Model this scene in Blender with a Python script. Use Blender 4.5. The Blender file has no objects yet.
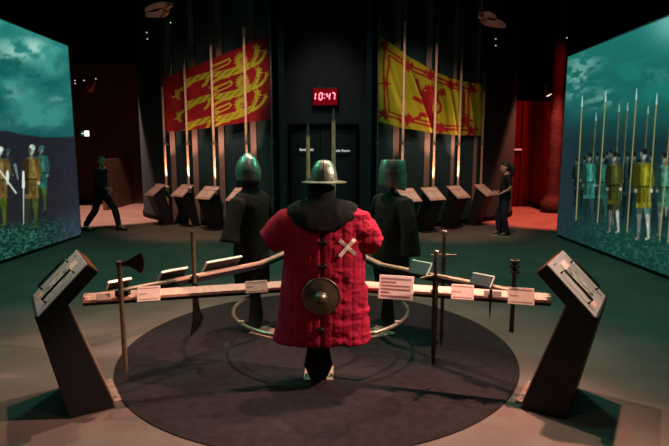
import bpy, bmesh, math, random
import numpy as np
from mathutils import Vector, Matrix
from mathutils.bvhtree import BVHTree

random.seed(7)
R = math.radians
SC = bpy.context.scene
COL = SC.collection
SC.view_settings.view_transform = 'Standard'
SC.view_settings.look = 'None'
SC.view_settings.exposure = 0.0
SC.view_settings.gamma = 1.0
SC.view_settings.use_curve_mapping = False
SC.cycles.use_denoising = True
SC.cycles.max_bounces = 5
SC.cycles.caustics_reflective = False
SC.cycles.caustics_refractive = False
SC.cycles.sample_clamp_indirect = 4.0

# ------------------------------------------------------------ camera
F, HY, CAMZ = 515.0, 151.0, 1.85
TH = math.atan((223 - HY) / F)
cT, sT = math.cos(TH), math.sin(TH)
cam = bpy.data.cameras.new('camera')
cam.sensor_width = 36
cam.lens = 36 * F / 669
cam.clip_end = 200
camo = bpy.data.objects.new('camera', cam)
COL.objects.link(camo)
camo.location = (0, 0, CAMZ)
camo.rotation_euler = (math.pi / 2 - TH, 0, 0)
SC.camera = camo


def ray(px, py):
    u = (px - 334.5) / F
    v = (223 - py) / F
    return u, cT + v * sT, v * cT - sT


def at(px, py, Y):
    """point at distance Y down the hall seen at (px, py) of the photograph"""
    a, b, c = ray(px, py)
    t = Y / b
    return Vector((a * t, Y, CAMZ + c * t))


def lvl(px, py, z):
    """point at height z seen at (px, py)"""
    a, b, c = ray(px, py)
    t = (z - CAMZ) / c
    return Vector((a * t, b * t, z))


def proj(P):
    P = np.asarray(P, float)
    x, y, z = P[..., 0], P[..., 1], P[..., 2] - CAMZ
    d = y * cT - z * sT
    return 334.5 + F * x / d, 223 - F * (y * sT + z * cT) / d


# ------------------------------------------------------------ materials
def lin(c):
    def f(x):
        x /= 255.0
        return x / 12.92 if x <= .04045 else ((x + .055) / 1.055) ** 2.4
    return tuple(f(x) for x in c) + (1.0,)


def mat(name, col, rough=.6, metal=0.0, noise=0.15, scale=8.0, bump=0.0, bscale=40.0, col2=None, spec=.5, coat=0.0):
    m = bpy.data.materials.new(name)
    m.use_nodes = True
    nt = m.node_tree
    b = nt.nodes['Principled BSDF']
    b.inputs['Roughness'].default_value = rough
    b.inputs['Metallic'].default_value = metal
    b.inputs['Specular IOR Level'].default_value = spec
    if coat:
        b.inputs['Coat Weight'].default_value = coat
    tc = nt.nodes.new('ShaderNodeTexCoord')
    n = nt.nodes.new('ShaderNodeTexNoise')
    n.inputs['Scale'].default_value = scale
    n.inputs['Detail'].default_value = 6
    nt.links.new(tc.outputs['Object'], n.inputs['Vector'])
    r = nt.nodes.new('ShaderNodeValToRGB')
    c = lin(col)
    if col2 is None:
        r.color_ramp.elements[0].color = tuple(x * (1 - noise) for x in c[:3]) + (1,)
        r.color_ramp.elements[1].color = tuple(min(1, x * (1 + noise)) for x in c[:3]) + (1,)
    else:
        r.color_ramp.elements[0].color = c
        r.color_ramp.elements[1].color = lin(col2)
    r.color_ramp.elements[0].position = .3
    r.color_ramp.elements[1].position = .7
    nt.links.new(n.outputs['Fac'], r.inputs['Fac'])
    nt.links.new(r.outputs['Color'], b.inputs['Base Color'])
    if bump:
        n2 = nt.nodes.new('ShaderNodeTexNoise')
        n2.inputs['Scale'].default_value = bscale
        n2.inputs['Detail'].default_value = 4
        nt.links.new(tc.outputs['Object'], n2.inputs['Vector'])
        bp = nt.nodes.new('ShaderNodeBump')
        bp.inputs['Strength'].default_value = bump
        bp.inputs['Distance'].default_value = .02
        nt.links.new(n2.outputs['Fac'], bp.inputs['Height'])
        nt.links.new(bp.outputs['Normal'], b.inputs['Normal'])
    return m


def mail_mat(name, col, col2, metal=.5, rough=.5, scale=70):
    """woven ring mail: rows of small cells with a bump"""
    m = mat(name, col, rough, metal, 0, 5, 0, col2=col2, spec=.12)
    nt = m.node_tree
    b = nt.nodes['Principled BSDF']
    tc = nt.nodes.new('ShaderNodeTexCoord')
    v = nt.nodes.new('ShaderNodeTexVoronoi')
    v.inputs['Scale'].default_value = scale
    nt.links.new(tc.outputs['Object'], v.inputs['Vector'])
    bp = nt.nodes.new('ShaderNodeBump')
    bp.inputs['Strength'].default_value = .5
    bp.inputs['Distance'].default_value = .015
    nt.links.new(v.outputs['Distance'], bp.inputs['Height'])
    nt.links.new(bp.outputs['Normal'], b.inputs['Normal'])
    return m


def emit(name, col, s=1.0):
    m = bpy.data.materials.new(name)
    m.use_nodes = True
    nt = m.node_tree
    nt.nodes.clear()
    o = nt.nodes.new('ShaderNodeOutputMaterial')
    e = nt.nodes.new('ShaderNodeEmission')
    e.inputs['Color'].default_value = lin(col)
    e.inputs['Strength'].default_value = s
    nt.links.new(e.outputs[0], o.inputs[0])
    return m


def picture_mat(name, strength):
    """the moving picture on a screen: its own light"""
    m = bpy.data.materials.new(name)
    m.use_nodes = True
    nt = m.node_tree
    nt.nodes.clear()
    o = nt.nodes.new('ShaderNodeOutputMaterial')
    e = nt.nodes.new('ShaderNodeEmission')
    a = nt.nodes.new('ShaderNodeAttribute')
    a.attribute_name = 'pattern'
    nt.links.new(a.outputs['Color'], e.inputs['Color'])
    e.inputs['Strength'].default_value = strength
    nt.links.new(e.outputs[0], o.inputs[0])
    return m


def cloth_mat(name):
    """printed flag cloth with a little light passing through"""
    m = bpy.data.materials.new(name)
    m.use_nodes = True
    nt = m.node_tree
    b = nt.nodes['Principled BSDF']
    a = nt.nodes.new('ShaderNodeAttribute')
    a.attribute_name = 'pattern'
    nt.links.new(a.outputs['Color'], b.inputs['Base Color'])
    b.inputs['Roughness'].default_value = .75
    tr = nt.nodes.new('ShaderNodeBsdfTranslucent')
    nt.links.new(a.outputs['Color'], tr.inputs['Color'])
    mx = nt.nodes.new('ShaderNodeMixShader')
    mx.inputs[0].default_value = .3
    nt.links.new(b.outputs[0], mx.inputs[1])
    nt.links.new(tr.outputs[0], mx.inputs[2])
    nt.links.new(mx.outputs[0], nt.nodes['Material Output'].inputs[0])
    return m


M = dict(
    floor=mat('floor_concrete', (108, 94, 86), .55, 0, .2, 1.6, .12, 30, spec=.3),
    disc=mat('disc_carpet', (43, 36, 38), .9, 0, .25, 14, .5, 220, spec=.15),
    black=mat('black_paint', (5, 5, 6), .9, 0, .2, 4, spec=.1),
    wall=mat('dark_wall_paint', (30, 54, 58), .75, 0, .15, 3, .05, 60, spec=.3),
    core=mat('charcoal_wall_paint', (50, 54, 56), .8, 0, .1, 3, spec=.3),
    streak_strip=mat('streak_strip_paint', (122, 100, 90), .7, 0, .1, 6),
    door=mat('door_dark_laminate', (30, 31, 34), .6, 0, .1, 5),
    doormid=mat('door_brown_laminate', (40, 33, 34), .6, 0, .1, 5),
    redwall=mat('red_wall_paint', (150, 40, 40), .8, 0, .15, 3),
    brownwall=mat('brown_wall_panel', (80, 55, 42), .8, 0, .2, 3),
    console=mat('console_black_metal', (13, 14, 15), .6, .2, .15, 6),
    panel=mat('panel_grey_metal', (200, 208, 206), .4, .3, .08, 20, spec=.5),
    copper=mat('copper_edge', (150, 85, 60), .45, .6, .15, 10),
    strip=mat('lit_leg_face_foot_brown', (150, 118, 104), .6, .1, .12, 10),
    rail=mat('rail_oak_top', (216, 168, 146), .5, 0, .16, 30),
    raildark=mat('rail_dark_web', (20, 19, 19), .6, .3, .1, 10),
    plate=mat('label_plate_pale', (226, 196, 182), .5, 0, .06, 30),
    platewhite=mat('label_plate_white', (246, 232, 224), .5, 0, .04, 30),
    platedark=mat('label_plate_dark', (24, 24, 24), .5, .1, .1, 30),
    edge=mat('label_edge_lit', (214, 205, 190), .4, .3, .05, 30),
    text=mat('printed_text_grey', (168, 128, 118), .8, 0, .1, 40),
    steel=mat('aged_steel', (120, 112, 98), .38, .85, .3, 18, .15, 60),
    darksteel=mat('blackened_steel', (62, 56, 48), .45, .7, .3, 20, .2, 70),
    bucklerplate=mat('buckler_bronzed_steel', (112, 104, 84), .4, .8, .3, 16, .15, 50),
    haft=mat('brown_wood_haft', (92, 74, 52), .6, 0, .3, 30, .1, 60),
    grip=mat('dark_leather_grip', (36, 30, 27), .7, 0, .2, 30, .2, 120),
    coat=mat('red_quilted_cloth', (150, 20, 50), .85, 0, .18, 7, .25, 55, spec=.2),
    coatdark=mat('dark_seam_cloth', (70, 8, 18), .9, 0, .1, 10),
    saltire=mat('white_linen', (226, 214, 196), .85, 0, .1, 30, .3, 120),
    buckle=mat('black_leather_toggle', (18, 15, 15), .5, 0, .1, 20),
    mail=mail_mat('dark_ring_mail', (10, 16, 15), (24, 27, 23), 0, .8, 140),
    mailbrown=mail_mat('brown_ring_mail', (22, 23, 18), (40, 35, 27), 0, .8, 110),
    mailgreen=mail_mat('green_grey_ring_mail', (22, 27, 22), (38, 39, 30), 0, .8, 110),
    helmcopper=mat('kettle_hat_steel', (128, 142, 124), .36, .75, .25, 14, .2, 40),  # steel with a slight green tint for the light of the screens
    helm=mat('helmet_steel', (128, 158, 140), .32, .7, .25, 12, .15, 35),  # teal reflection of the screens put into the base colour
    stand=mat('stand_black_metal', (20, 24, 24), .5, .4, .1, 8),
    foot=mat('foot_plate_pale', (190, 150, 132), .5, .2, .1, 20),
    bolt=mat('bolt_bright_steel', (220, 205, 190), .3, .8, .05, 20),
    ring=mat('hoop_brushed_metal', (150, 138, 122), .35, .7, .12, 25),
    pole=mat('pole_pale_ash', (196, 160, 132), .5, 0, .2, 20),
    lance=mat('lance_green_lit_ash', (206, 204, 160), .55, 0, .2, 20),  # greenish light and extra brightness put into the pale wood colour
    poletip=mat('pole_steel_head', (120, 112, 108), .4, .8, .15, 20),
    clamp=mat('pole_clamp_metal', (130, 118, 108), .4, .7, .1, 20),
    lectop=mat('lectern_label_pink', (206, 160, 146), .6, 0, .05, 20),
    lec=mat('lectern_dark_body', (22, 18, 18), .65, .1, .15, 6),
    lamp=mat('lamp_black_metal', (26, 24, 24), .5, .4, .1, 10),
    lampred=mat('lamp_red_lit_body', (190, 70, 60), .5, .2, .1, 10),  # colour holds the red light falling on the barrel
    baffle=mat('baffle_brown', (226, 172, 150), .7, .1, .2, 12),
    jeans=mat('dark_blue_denim', (18, 21, 42), .9, 0, .2, 40),
    tee=mat('black_cotton', (6, 6, 7), .9, 0, .2, 30),
    skin=mat('skin', (188, 138, 118), .6, 0, .06, 20),
    hair=mat('dark_hair', (26, 18, 16), .6, 0, .3, 60),
    greyhair=mat('grey_hair', (120, 104, 100), .7, 0, .3, 60),
    shoe=mat('dark_shoe', (24, 22, 24), .6, 0, .1, 20),
    sole=mat('pale_rubber_sole', (196, 180, 170), .6, 0, .1, 20),
    eye=mat('eye_dark', (22, 18, 18), .3, 0, .1, 30),
    lip=mat('lip', (150, 84, 78), .5, 0, .1, 30),
    switch=mat('white_plastic', (214, 210, 204), .5, 0, .03, 30),
    frame=mat('screen_black_frame', (14, 16, 18), .6, .1, .1, 10),
    bezel=mat('screen_edge_trim', (120, 140, 150), .4, .5, .1, 20),
    clockred=emit('clock_red_window', (110, 4, 14), 1.0),
    column=mat('column_rough_plaster', (46, 20, 19), .9, 0, .35, 9, 1.0, 14),
)


# ------------------------------------------------------------ mesh helpers
class MB:
    def __init__(self):
        self.bm = bmesh.new()

    def hexa(self, p):
        """8 corners: bottom 4, top 4"""
        v = [self.bm.verts.new(q) for q in p]
        for f in ((3, 2, 1, 0), (4, 5, 6, 7), (0, 1, 5, 4), (1, 2, 6, 5), (2, 3, 7, 6), (3, 0, 4, 7)):
            self.bm.faces.new([v[i] for i in f])
        return self

    def box(self, c, d, mtx=None):
        x, y, z = d[0] / 2, d[1] / 2, d[2] / 2
        p = [Vector(q) for q in ((-x, -y, -z), (x, -y, -z), (x, y, -z), (-x, y, -z), (-x, -y, z), (x, -y, z), (x, y, z), (-x, y, z))]
        if mtx is not None:
            p = [mtx @ q for q in p]
        c = Vector(c)
        return self.hexa([c + q for q in p])

    def beam(self, a, b, w, h, up=(0, 0, 1)):
        a, b = Vector(a), Vector(b)
        d = (b - a).normalized()
        s = d.cross(Vector(up))
        if s.length < 1e-4:
            s = d.cross(Vector((0, 1, 0)))
        s.normalize()
        u = s.cross(d)
        s, u = s * w / 2, u * h / 2
        return self.hexa([a - s - u, a + s - u, b + s - u, b - s - u, a - s + u, a + s + u, b + s + u, b - s + u])

    def rings(self, rs, cap=True, close=False):
        """loft a list of equally long closed rings of points"""
        vv = [[self.bm.verts.new(p) for p in r] for r in rs]
        n = len(vv[0])
        m = len(vv)
        for i in range(m if close else m - 1):
            A, B = vv[i], vv[(i + 1) % m]
            for j in range(n):
                self.bm.faces.new((A[j], A[(j + 1) % n], B[(j + 1) % n], B[j]))
        if cap and not close:
            self.bm.faces.new(vv[0][::-1])
            self.bm.faces.new(vv[-1])
        return self

    def tube(self, pts, r, n=10, cap=True, close=False):
        pts = [Vector(p) for p in pts]
        rr = r if isinstance(r, (list, tuple)) else [r] * len(pts)
        rs = []
        k = len(pts)
        prev = None
        for i, p in enumerate(pts):
            if close:
                d = pts[(i + 1) % k] - pts[i - 1]
            else:
                d = pts[min(i + 1, k - 1)] - pts[max(i - 1, 0)]
            d.normalize()
            ref = Vector((0, 0, 1)) if abs(d.z) < .9 else Vector((1, 0, 0))
            if prev is not None:
                s = prev - d * prev.dot(d)
                s = s.normalized() if s.length > 1e-4 else d.cross(ref).normalized()
            else:
                s = d.cross(ref).normalized()
            prev = s
            u = d.cross(s)
            rs.append([p + (s * math.cos(2 * math.pi * j / n) + u * math.sin(2 * math.pi * j / n)) * rr[i] for j in range(n)])
        return self.rings(rs, cap, close)

    def lathe(self, prof, n=28, c=(0, 0, 0), mtx=None, sx=1, sy=1):
        """profile of (radius, z)"""
        rs = []
        c = Vector(c)
        for r, z in prof:
            ring = []
            for j in range(n):
                a = 2 * math.pi * j / n
                p = Vector((max(r, 1e-4) * math.cos(a) * sx, max(r, 1e-4) * math.sin(a) * sy, z))
                ring.append(c + (mtx @ p if mtx is not None else p))
            rs.append(ring)
        return self.rings(rs)

    def prism(self, poly, o, ax, ay, az, th):
        """extrude a 2-D outline: o + ax*x + ay*y, thickness th along az"""
        o, ax, ay, az = Vector(o), Vector(ax), Vector(ay), Vector(az)
        rs = [[o + ax * x + ay * y + az * k for x, y in poly] for k in (-th / 2, th / 2)]
        return self.rings(rs)

    def ball(self, c, r, n=16, sx=1, sy=1, sz=1):
        prof = [(r * math.sin(math.pi * i / n), -r * sz * math.cos(math.pi * i / n)) for i in range(n + 1)]
        return self.lathe(prof, n * 2, c, None, sx, sy)

    def build(self, name, m, parent=None, smooth=None, bevel=0):
        bm = self.bm
        bmesh.ops.recalc_face_normals(bm, faces=bm.faces)
        me = bpy.data.meshes.new(name)
        bm.to_mesh(me)
        bm.free()
        me.materials.append(m)
        o = bpy.data.objects.new(name, me)
        COL.objects.link(o)
        if smooth is not None:
            me.polygons.foreach_set('use_smooth', [True] * len(me.polygons))
            if smooth < 180:
                me.set_sharp_from_angle(angle=R(smooth))
        if bevel:
            b = o.modifiers.new('bevel', 'BEVEL')
            b.width = bevel
            b.segments = 2
            b.limit_method = 'ANGLE'
        if parent is not None:
            o.parent = parent
        return o


def tag(o, label, cat, group=None):
    o['label'] = label
    o['category'] = cat
    if group:
        o['group'] = group
    return o


def thing(name, label, cat, loc=(0, 0, 0), rz=0, group=None):
    o = bpy.data.objects.new(name, None)
    COL.objects.link(o)
    o.location = loc
    o.rotation_euler = (0, 0, rz)
    o.empty_display_size = .1
    return tag(o, label, cat, group)


def struct(o):
    o['kind'] = 'structure'
    return o


def kids(o):
    return [x for x in COL.objects if x.parent == o]


def dup(o, loc=None, rz=None, label=None, group=None):
    c = o.copy()
    COL.objects.link(c)
    if loc is not None:
        c.location = loc
    if rz is not None:
        c.rotation_euler = (0, 0, rz)
    if label:
        c['label'] = label
    if group:
        c['group'] = group
    for ch in kids(o):
        d = ch.copy()
        COL.objects.link(d)
        d.parent = c
        for g in kids(ch):
            e = g.copy()
            COL.objects.link(e)
            e.parent = d
    return c


def words(txt, size, m, name, parent, loc, rot, extr=.002, sx=1.0):
    cu = bpy.data.curves.new(name, 'FONT')
    cu.body = txt
    cu.size = size
    cu.extrude = extr
    cu.align_x = 'CENTER'
    cu.align_y = 'CENTER'
    t = bpy.data.objects.new('tmp', cu)
    COL.objects.link(t)
    bpy.context.view_layer.update()
    me = bpy.data.meshes.new_from_object(t.evaluated_get(bpy.context.evaluated_depsgraph_get()))
    bpy.data.objects.remove(t)
    me.name = name
    me.materials.clear()
    me.materials.append(m)
    o = bpy.data.objects.new(name, me)
    COL.objects.link(o)
    o.location = loc
    o.rotation_euler = rot
    o.scale = (sx, 1, 1)
    if parent is not None:
        o.parent = parent
    return o


def evaluate(o):
    bpy.context.view_layer.update()
    me = bpy.data.meshes.new_from_object(o.evaluated_get(bpy.context.evaluated_depsgraph_get()))
    o.modifiers.clear()
    o.data = me
    return o


# ------------------------------------------------------------ painting patterns on a fine grid
rng = np.random.RandomState(3)
LAT = rng.rand(64, 64)


def vnoise(x, y):
    xi = np.floor(x).astype(int)
    yi = np.floor(y).astype(int)
    fx, fy = x - xi, y - yi
    fx = fx * fx * (3 - 2 * fx)
    fy = fy * fy * (3 - 2 * fy)
    g = lambda a, b: LAT[a % 64, b % 64]
    return (g(xi, yi) * (1 - fx) + g(xi + 1, yi) * fx) * (1 - fy) + (g(xi, yi + 1) * (1 - fx) + g(xi + 1, yi + 1) * fx) * fy


def fbm(x, y, o=5):
    s, a, t = 0, .5, 0
    for i in range(o):
        s = s + a * vnoise(x + 17.3 * i, y + 9.1 * i)
        t += a
        a *= .5
        x, y = x * 2.03, y * 2.03
    return s / t


class Paint:
    """colours (sRGB 0-255) for points x, y"""

    def __init__(self, x, y, base):
        self.x, self.y = x, y
        self.c = np.zeros(x.shape + (3,)) + np.array(base, float)

    def mix(self, k, col):
        k = np.clip(k, 0, 1)[..., None]
        self.c = self.c * (1 - k) + np.array(col, float) * k

    def ell(self, cx, cy, rx, ry, col, a=1, soft=.35):
        d = np.sqrt(((self.x - cx) / rx) ** 2 + ((self.y - cy) / ry) ** 2)
        self.mix(a * (1 - (d - 1 + soft / 2) / soft), col)

    def stroke(self, pts, rs, col, a=1, soft=.6):
        if not isinstance(rs, (list, tuple)):
            rs = [rs] * len(pts)
        m = np.full(self.x.shape, 1e9)
        for (p, q, r0, r1) in zip(pts[:-1], pts[1:], rs[:-1], rs[1:]):
            dx, dy = q[0] - p[0], q[1] - p[1]
            L = dx * dx + dy * dy + 1e-9
            t = np.clip(((self.x - p[0]) * dx + (self.y - p[1]) * dy) / L, 0, 1)
            d = np.hypot(self.x - p[0] - t * dx, self.y - p[1] - t * dy) - (r0 + (r1 - r0) * t)
            m = np.minimum(m, d)
        self.mix(a * (.5 - m / soft), col)

    def poly(self, pts, col, a=1):
        ins = np.zeros(self.x.shape, bool)
        n = len(pts)
        for i in range(n):
            x0, y0 = pts[i]
            x1, y1 = pts[(i + 1) % n]
            if y0 == y1:
                continue
            c = ((y0 > self.y) != (y1 > self.y)) & (self.x < (x1 - x0) * (self.y - y0) / (y1 - y0) + x0)
            ins ^= c
        self.mix(ins * a, col)

    def linear(self):
        c = np.clip(self.c / 255., 0, 1)
        return np.where(c <= .04045, c / 12.92, ((c + .055) / 1.055) ** 2.4)


def grid_mesh(name, P, colors, m, parent, smooth=True):
    ny, nx = P.shape[:2]
    me = bpy.data.meshes.new(name)
    idx = np.arange(ny * nx).reshape(ny, nx)
    q = np.stack([idx[:-1, :-1], idx[:-1, 1:], idx[1:, 1:], idx[1:, :-1]], -1).reshape(-1, 4)
    me.from_pydata(P.reshape(-1, 3).tolist(), [], q.tolist())
    at_ = me.attributes.new('pattern', 'FLOAT_COLOR', 'POINT')
    c4 = np.concatenate([colors.reshape(-1, 3), np.ones((ny * nx, 1))], 1).astype(np.float32)
    at_.data.foreach_set('color', c4.ravel())
    me.materials.append(m)
    me.polygons.foreach_set('use_smooth', [smooth] * len(me.polygons))
    o = bpy.data.objects.new(name, me)
    COL.objects.link(o)
    o.parent = parent
    return o


# ============================================================ the hall
XC = -.2                                   # middle axis of the back wall


def mirx(x):
    return 2 * XC - x


struct(MB().box((0, 9, -.05), (30, 30, .1)).build('floor', M['floor']))
struct(MB().box((0, 9, 6.45), (30, 30, .1)).build('ceiling', M['black']))
struct(MB().box((-9.5, 9, 3.2), (.2, 30, 6.4)).build('wall_left', M['black']))
struct(MB().box((9.5, 9, 3.2), (.2, 30, 6.4)).build('wall_right', M['black']))
struct(MB().box((0, 21, 3.2), (19, .2, 6.4)).build('wall_back', M['black']))
struct(MB().box((0, -4, 3.2), (19, .2, 6.4)).build('wall_front', M['black']))

# curved walls behind the poles
CW = [(-1.2, 11.35), (-1.9, 11.85), (-2.75, 12.5), (-3.6, 13.05), (-4.35, 13.5), (-4.95, 14.0), (-5.4, 14.6), (-5.68, 15.3), (-5.8, 16.2), (-5.8, 17.6)]


def smooth_path(pts, k=6):
    out = []
    n = len(pts)
    for i in range(n - 1):
        p0, p1, p2, p3 = (np.array(pts[max(0, min(n - 1, j))]) for j in (i - 1, i, i + 1, i + 2))
        for t in np.linspace(0, 1, k, endpoint=False):
            out.append(.5 * ((2 * p1) + (-p0 + p2) * t + (2 * p0 - 5 * p1 + 4 * p2 - p3) * t * t + (-p0 + 3 * p1 - 3 * p2 + p3) * t ** 3))
    out.append(np.array(pts[-1]))
    return out


def curved_wall(name, mirror):
    path = smooth_path(CW)
    bm = MB()
    n = len(path)
    rs = []
    for i, p in enumerate(path):
        d = path[min(i + 1, n - 1)] - path[max(i - 1, 0)]
        d = d / np.hypot(*d)
        nrm = np.array((d[1], -d[0]))      # away from the hall
        a, b = p, p - nrm * -.18
        if b[1] < a[1]:
            b = p + nrm * -.18
        f = (lambda q: (mirx(q[0]), q[1])) if mirror else (lambda q: (q[0], q[1]))
        a, b = f(a), f(b)
        rs.append([(a[0], a[1], 0), (b[0], b[1], 0), (b[0], b[1], 6.38), (a[0], a[1], 6.38)])
    bm.rings(rs)
    return struct(bm.build(name, M['wall'], smooth=40))


curved_wall('wall_curved_left', False)
curved_wall('wall_curved_right', True)
# low plinth band along the foot of the curved walls
for nm, mr in (('baseboard_left', False), ('baseboard_right', True)):
    path = smooth_path(CW)
    rs = []
    for i, p in enumerate(path):
        d = path[min(i + 1, len(path) - 1)] - path[max(i - 1, 0)]
        d = d / np.hypot(*d)
        nrm = np.array((-d[1], d[0])) * (1 if -d[0] > 0 else 1)
        a = p + np.array((d[1], -d[0])) * 0
        o_ = np.array((d[1], -d[0]))
        if o_[1] > 0:
            o_ = -o_
        b = p + o_ * .03
        f = (lambda q: (mirx(q[0]), q[1])) if mr else (lambda q: (q[0], q[1]))
        a, b = f(a), f(b)
        rs.append([(a[0], a[1], .0), (b[0], b[1], .0), (b[0], b[1], .12), (a[0], a[1], .12)])
    struct(MB().rings(rs).build(nm, M['black']))

# middle wall with the double door
DY = 12.2
DX0, DX1, DZ = at(289, 140, DY).x, at(358, 140, DY).x, at(322, 124, DY).z
cw = MB()
cw.box(((-1.45 + DX0) / 2, DY + .15, 3.2), (DX0 + 1.45, .3, 6.4))
cw.box(((1.05 + DX1) / 2, DY + .15, 3.2), (1.05 - DX1, .3, 6.4))
cw.box(((DX0 + DX1) / 2, DY + .15, (6.4 + DZ) / 2), (DX1 - DX0, .3, 6.4 - DZ))
struct(cw.build('wall_middle', M['core']))
for i, s in enumerate((0, 1)):
    x = -1.27 if s == 0 else mirx(-1.27)
    struct(MB().box((x, 11.75, 3.2), (.14, .9, 6.4)).build('trim_%d' % (i + 1), M['black']))
tr = MB()
tr.box((DX0 + .02, DY - .02, DZ / 2), (.05, .08, DZ))
tr.box((DX1 - .02, DY - .02, DZ / 2), (.05, .08, DZ))
tr.box(((DX0 + DX1) / 2, DY - .02, DZ - .02), (DX1 - DX0, .08, .05))
struct(tr.build('trim_3', M['black']))
dm = (DX0 + DX1) / 2 + .03
TXT = emit('sign_lettering_white', (235, 235, 235), 1.0)


def leaf(name, x0, x1, m):
    o = struct(MB().box(((x0 + x1) / 2, DY + .06, DZ / 2), (x1 - x0 - .01, .06, DZ - .03)).build(name, m, bevel=.005))
    h = MB().tube([(x1 - .08 if x0 < -.6 else x0 + .08, DY - .02, 1.0), (x1 - .08 if x0 < -.6 else x0 + .08, DY - .02, 1.3)], .012).build('door_handle', M['darksteel'], o, 60)
    return o


d1 = leaf('door_1', DX0 + .04, dm - .1, M['door'])
d2 = leaf('door_2', dm - .1, DX1 - .04, M['door'])
struct(MB().box((dm + .02, DY + .015, DZ / 2), (.2, .02, DZ - .06)).build('trim_4', M['doormid']))


def door_sign(px0, px1, py0, py1, txt, label):
    a, b = at(px0, py0, DY - .01), at(px1, py1, DY - .01)
    c = (a + b) / 2
    w, h = b.x - a.x, a.z - b.z
    t = thing('door_sign', label, 'sign', (c.x, DY + .02, c.z))
    MB().box((0, 0, 0), (w, .02, h)).build('sign_plate', M['door'], t)
    f = MB()
    for (x, z, ww, hh) in ((0, h / 2, w, .014), (0, -h / 2, w, .008), (-w / 2, 0, .008, h), (w / 2, 0, .008, h)):
        f.box((x, -.014, z), (ww, .01, hh))
    f.build('sign_border', M['darksteel'], t)
    tt = txt.split()
    for i, wd_ in enumerate(tt):
        x = 0 if len(tt) == 1 else (-.11, .11)[i] - .02
        words(wd_, .085, TXT, 'sign_lettering', t, (x, -.014, -.005), (math.pi / 2, 0, 0), .002, .95)


door_sign(299, 314, 145, 154, 'Battlefield', 'small framed sign with white lettering on the dark door left of the lances')
door_sign(335, 349, 146, 155, 'Battle Room', 'small framed sign reading Battle Room on the dark door')

# wall switch
p = at(284, 189, DY)
sw = thing('wall_switch', 'small white square switch on the dark wall beside the door', 'switch', (p.x, DY - .001, p.z))
MB().box((0, -.008, 0), (.085, .016, .085)).build('face_plate', M['switch'], sw, bevel=.004)
MB().box((0, -.018, 0), (.03, .008, .05)).build('rocker', M['switch'], sw, bevel=.003)

# digital clock
a, b = at(312, 88, DY), at(338.5, 106.5, DY)
c = (a + b) / 2
w, h = b.x - a.x, a.z - b.z
ck = thing('digital_clock', 'red digital wall clock showing 10:47 above the double door', 'clock', (c.x, DY, c.z))
MB().box((0, -.05, 0), (w, .1, h)).build('clock_housing', M['lamp'], ck, bevel=.01)
MB().box((0, -.103, 0), (w - .05, .01, h - .05)).build('clock_window', M['clockred'], ck)
RED = emit('clock_digit_red', (255, 130, 150), 2.6)
SEG = {'1': 'bc', '0': 'abcdef', '4': 'bcfg', '7': 'abc'}


def digit(ch, x, wd, hd):
    m = MB()
    t = .028
    sl = .1
    P = lambda u, v: Vector((x + u * wd / 2 + v * hd / 2 * sl, -.111, .01 + v * hd / 2))
    S = dict(a=((-1, 1), (1, 1)), b=((1, 1), (1, 0)), c=((1, 0), (1, -1)), d=((-1, -1), (1, -1)), e=((-1, 0), (-1, -1)), f=((-1, 1), (-1, 0)), g=((-1, 0), (1, 0)))
    for s in SEG[ch]:
        (u0, v0), (u1, v1) = S[s]
        A, B = P(u0, v0), P(u1, v1)
        d = (B - A).normalized() * .008
        m.beam(A + d, B - d, t, .006, (0, 1, 0))
    m.build('clock_digit', RED, ck)


hd = .15
for ch, px in (('1', 315.6), ('0', 320.9), ('4', 328.2), ('7', 333.2)):
    digit(ch, at(px, 97, DY).x - c.x + (.0 if ch != '1' else -.035), .07, hd)
for dz in (.045, -.035):
    MB().box((at(324.6, 97, DY).x - c.x, -.111, .01 + dz), (.022, .006, .022)).build('clock_colon_dot', RED, ck)
MB().box((-.12, -.06, h / 2 + .025), (.1, .02, .02)).build('mounting_bracket', M['clamp'], ck)

# side zones beyond the screens
struct(MB().box((6.9, 17.6, 1.75), (4.2, .2, 3.5)).build('wall_red', M['redwall']))
for i, (px, wd) in enumerate(((536.5, .26), (521, .06), (559, .1))):
    q = at(px, 160, 17.45)
    struct(MB().box((q.x, 17.42, 1.75), (wd, .16, 3.5)).build('trim_%d' % (5 + i), M['redwall']))
cl = MB()
q = at(552, 190, 15.6)
prof = [(.26, 0), (.3, .08), (.3, .32), (.22, .42), (.18, .5)]
for i in range(18):
    prof.append((.17 + .012 * math.sin(i * 1.9), .55 + i * .2))
prof.append((.17, 6.3))
struct(cl.lathe(prof, 20, (q.x, 15.6, 0)).build('column', M['column'], smooth=60))
q = at(515.5, 149.5, 17.4)
lb = thing('wall_light_bar', 'thin pale light bar on the red wall behind the woman', 'light', q)
MB().box((0, 0, 0), (.5, .06, .1)).build('bar_housing', M['lamp'], lb)
MB().box((0, -.04, 0), (.46, .03, .06)).build('bar_diffuser', emit('bar_glow', (235, 120, 105), 1.0), lb)
struct(MB().box((-7.9, 18.4, 2.4), (4.6, .2, 4.8)).build('wall_brown', M['brownwall']))
struct(MB().box((-7.2, 17.2, .8), (.14, 2.2, 1.6)).build('partition', M['brownwall']))
# ============================================================ projection screens
LX = -5.5
RX = 4.83
PIC = picture_mat('projected_picture', 1.0)


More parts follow.
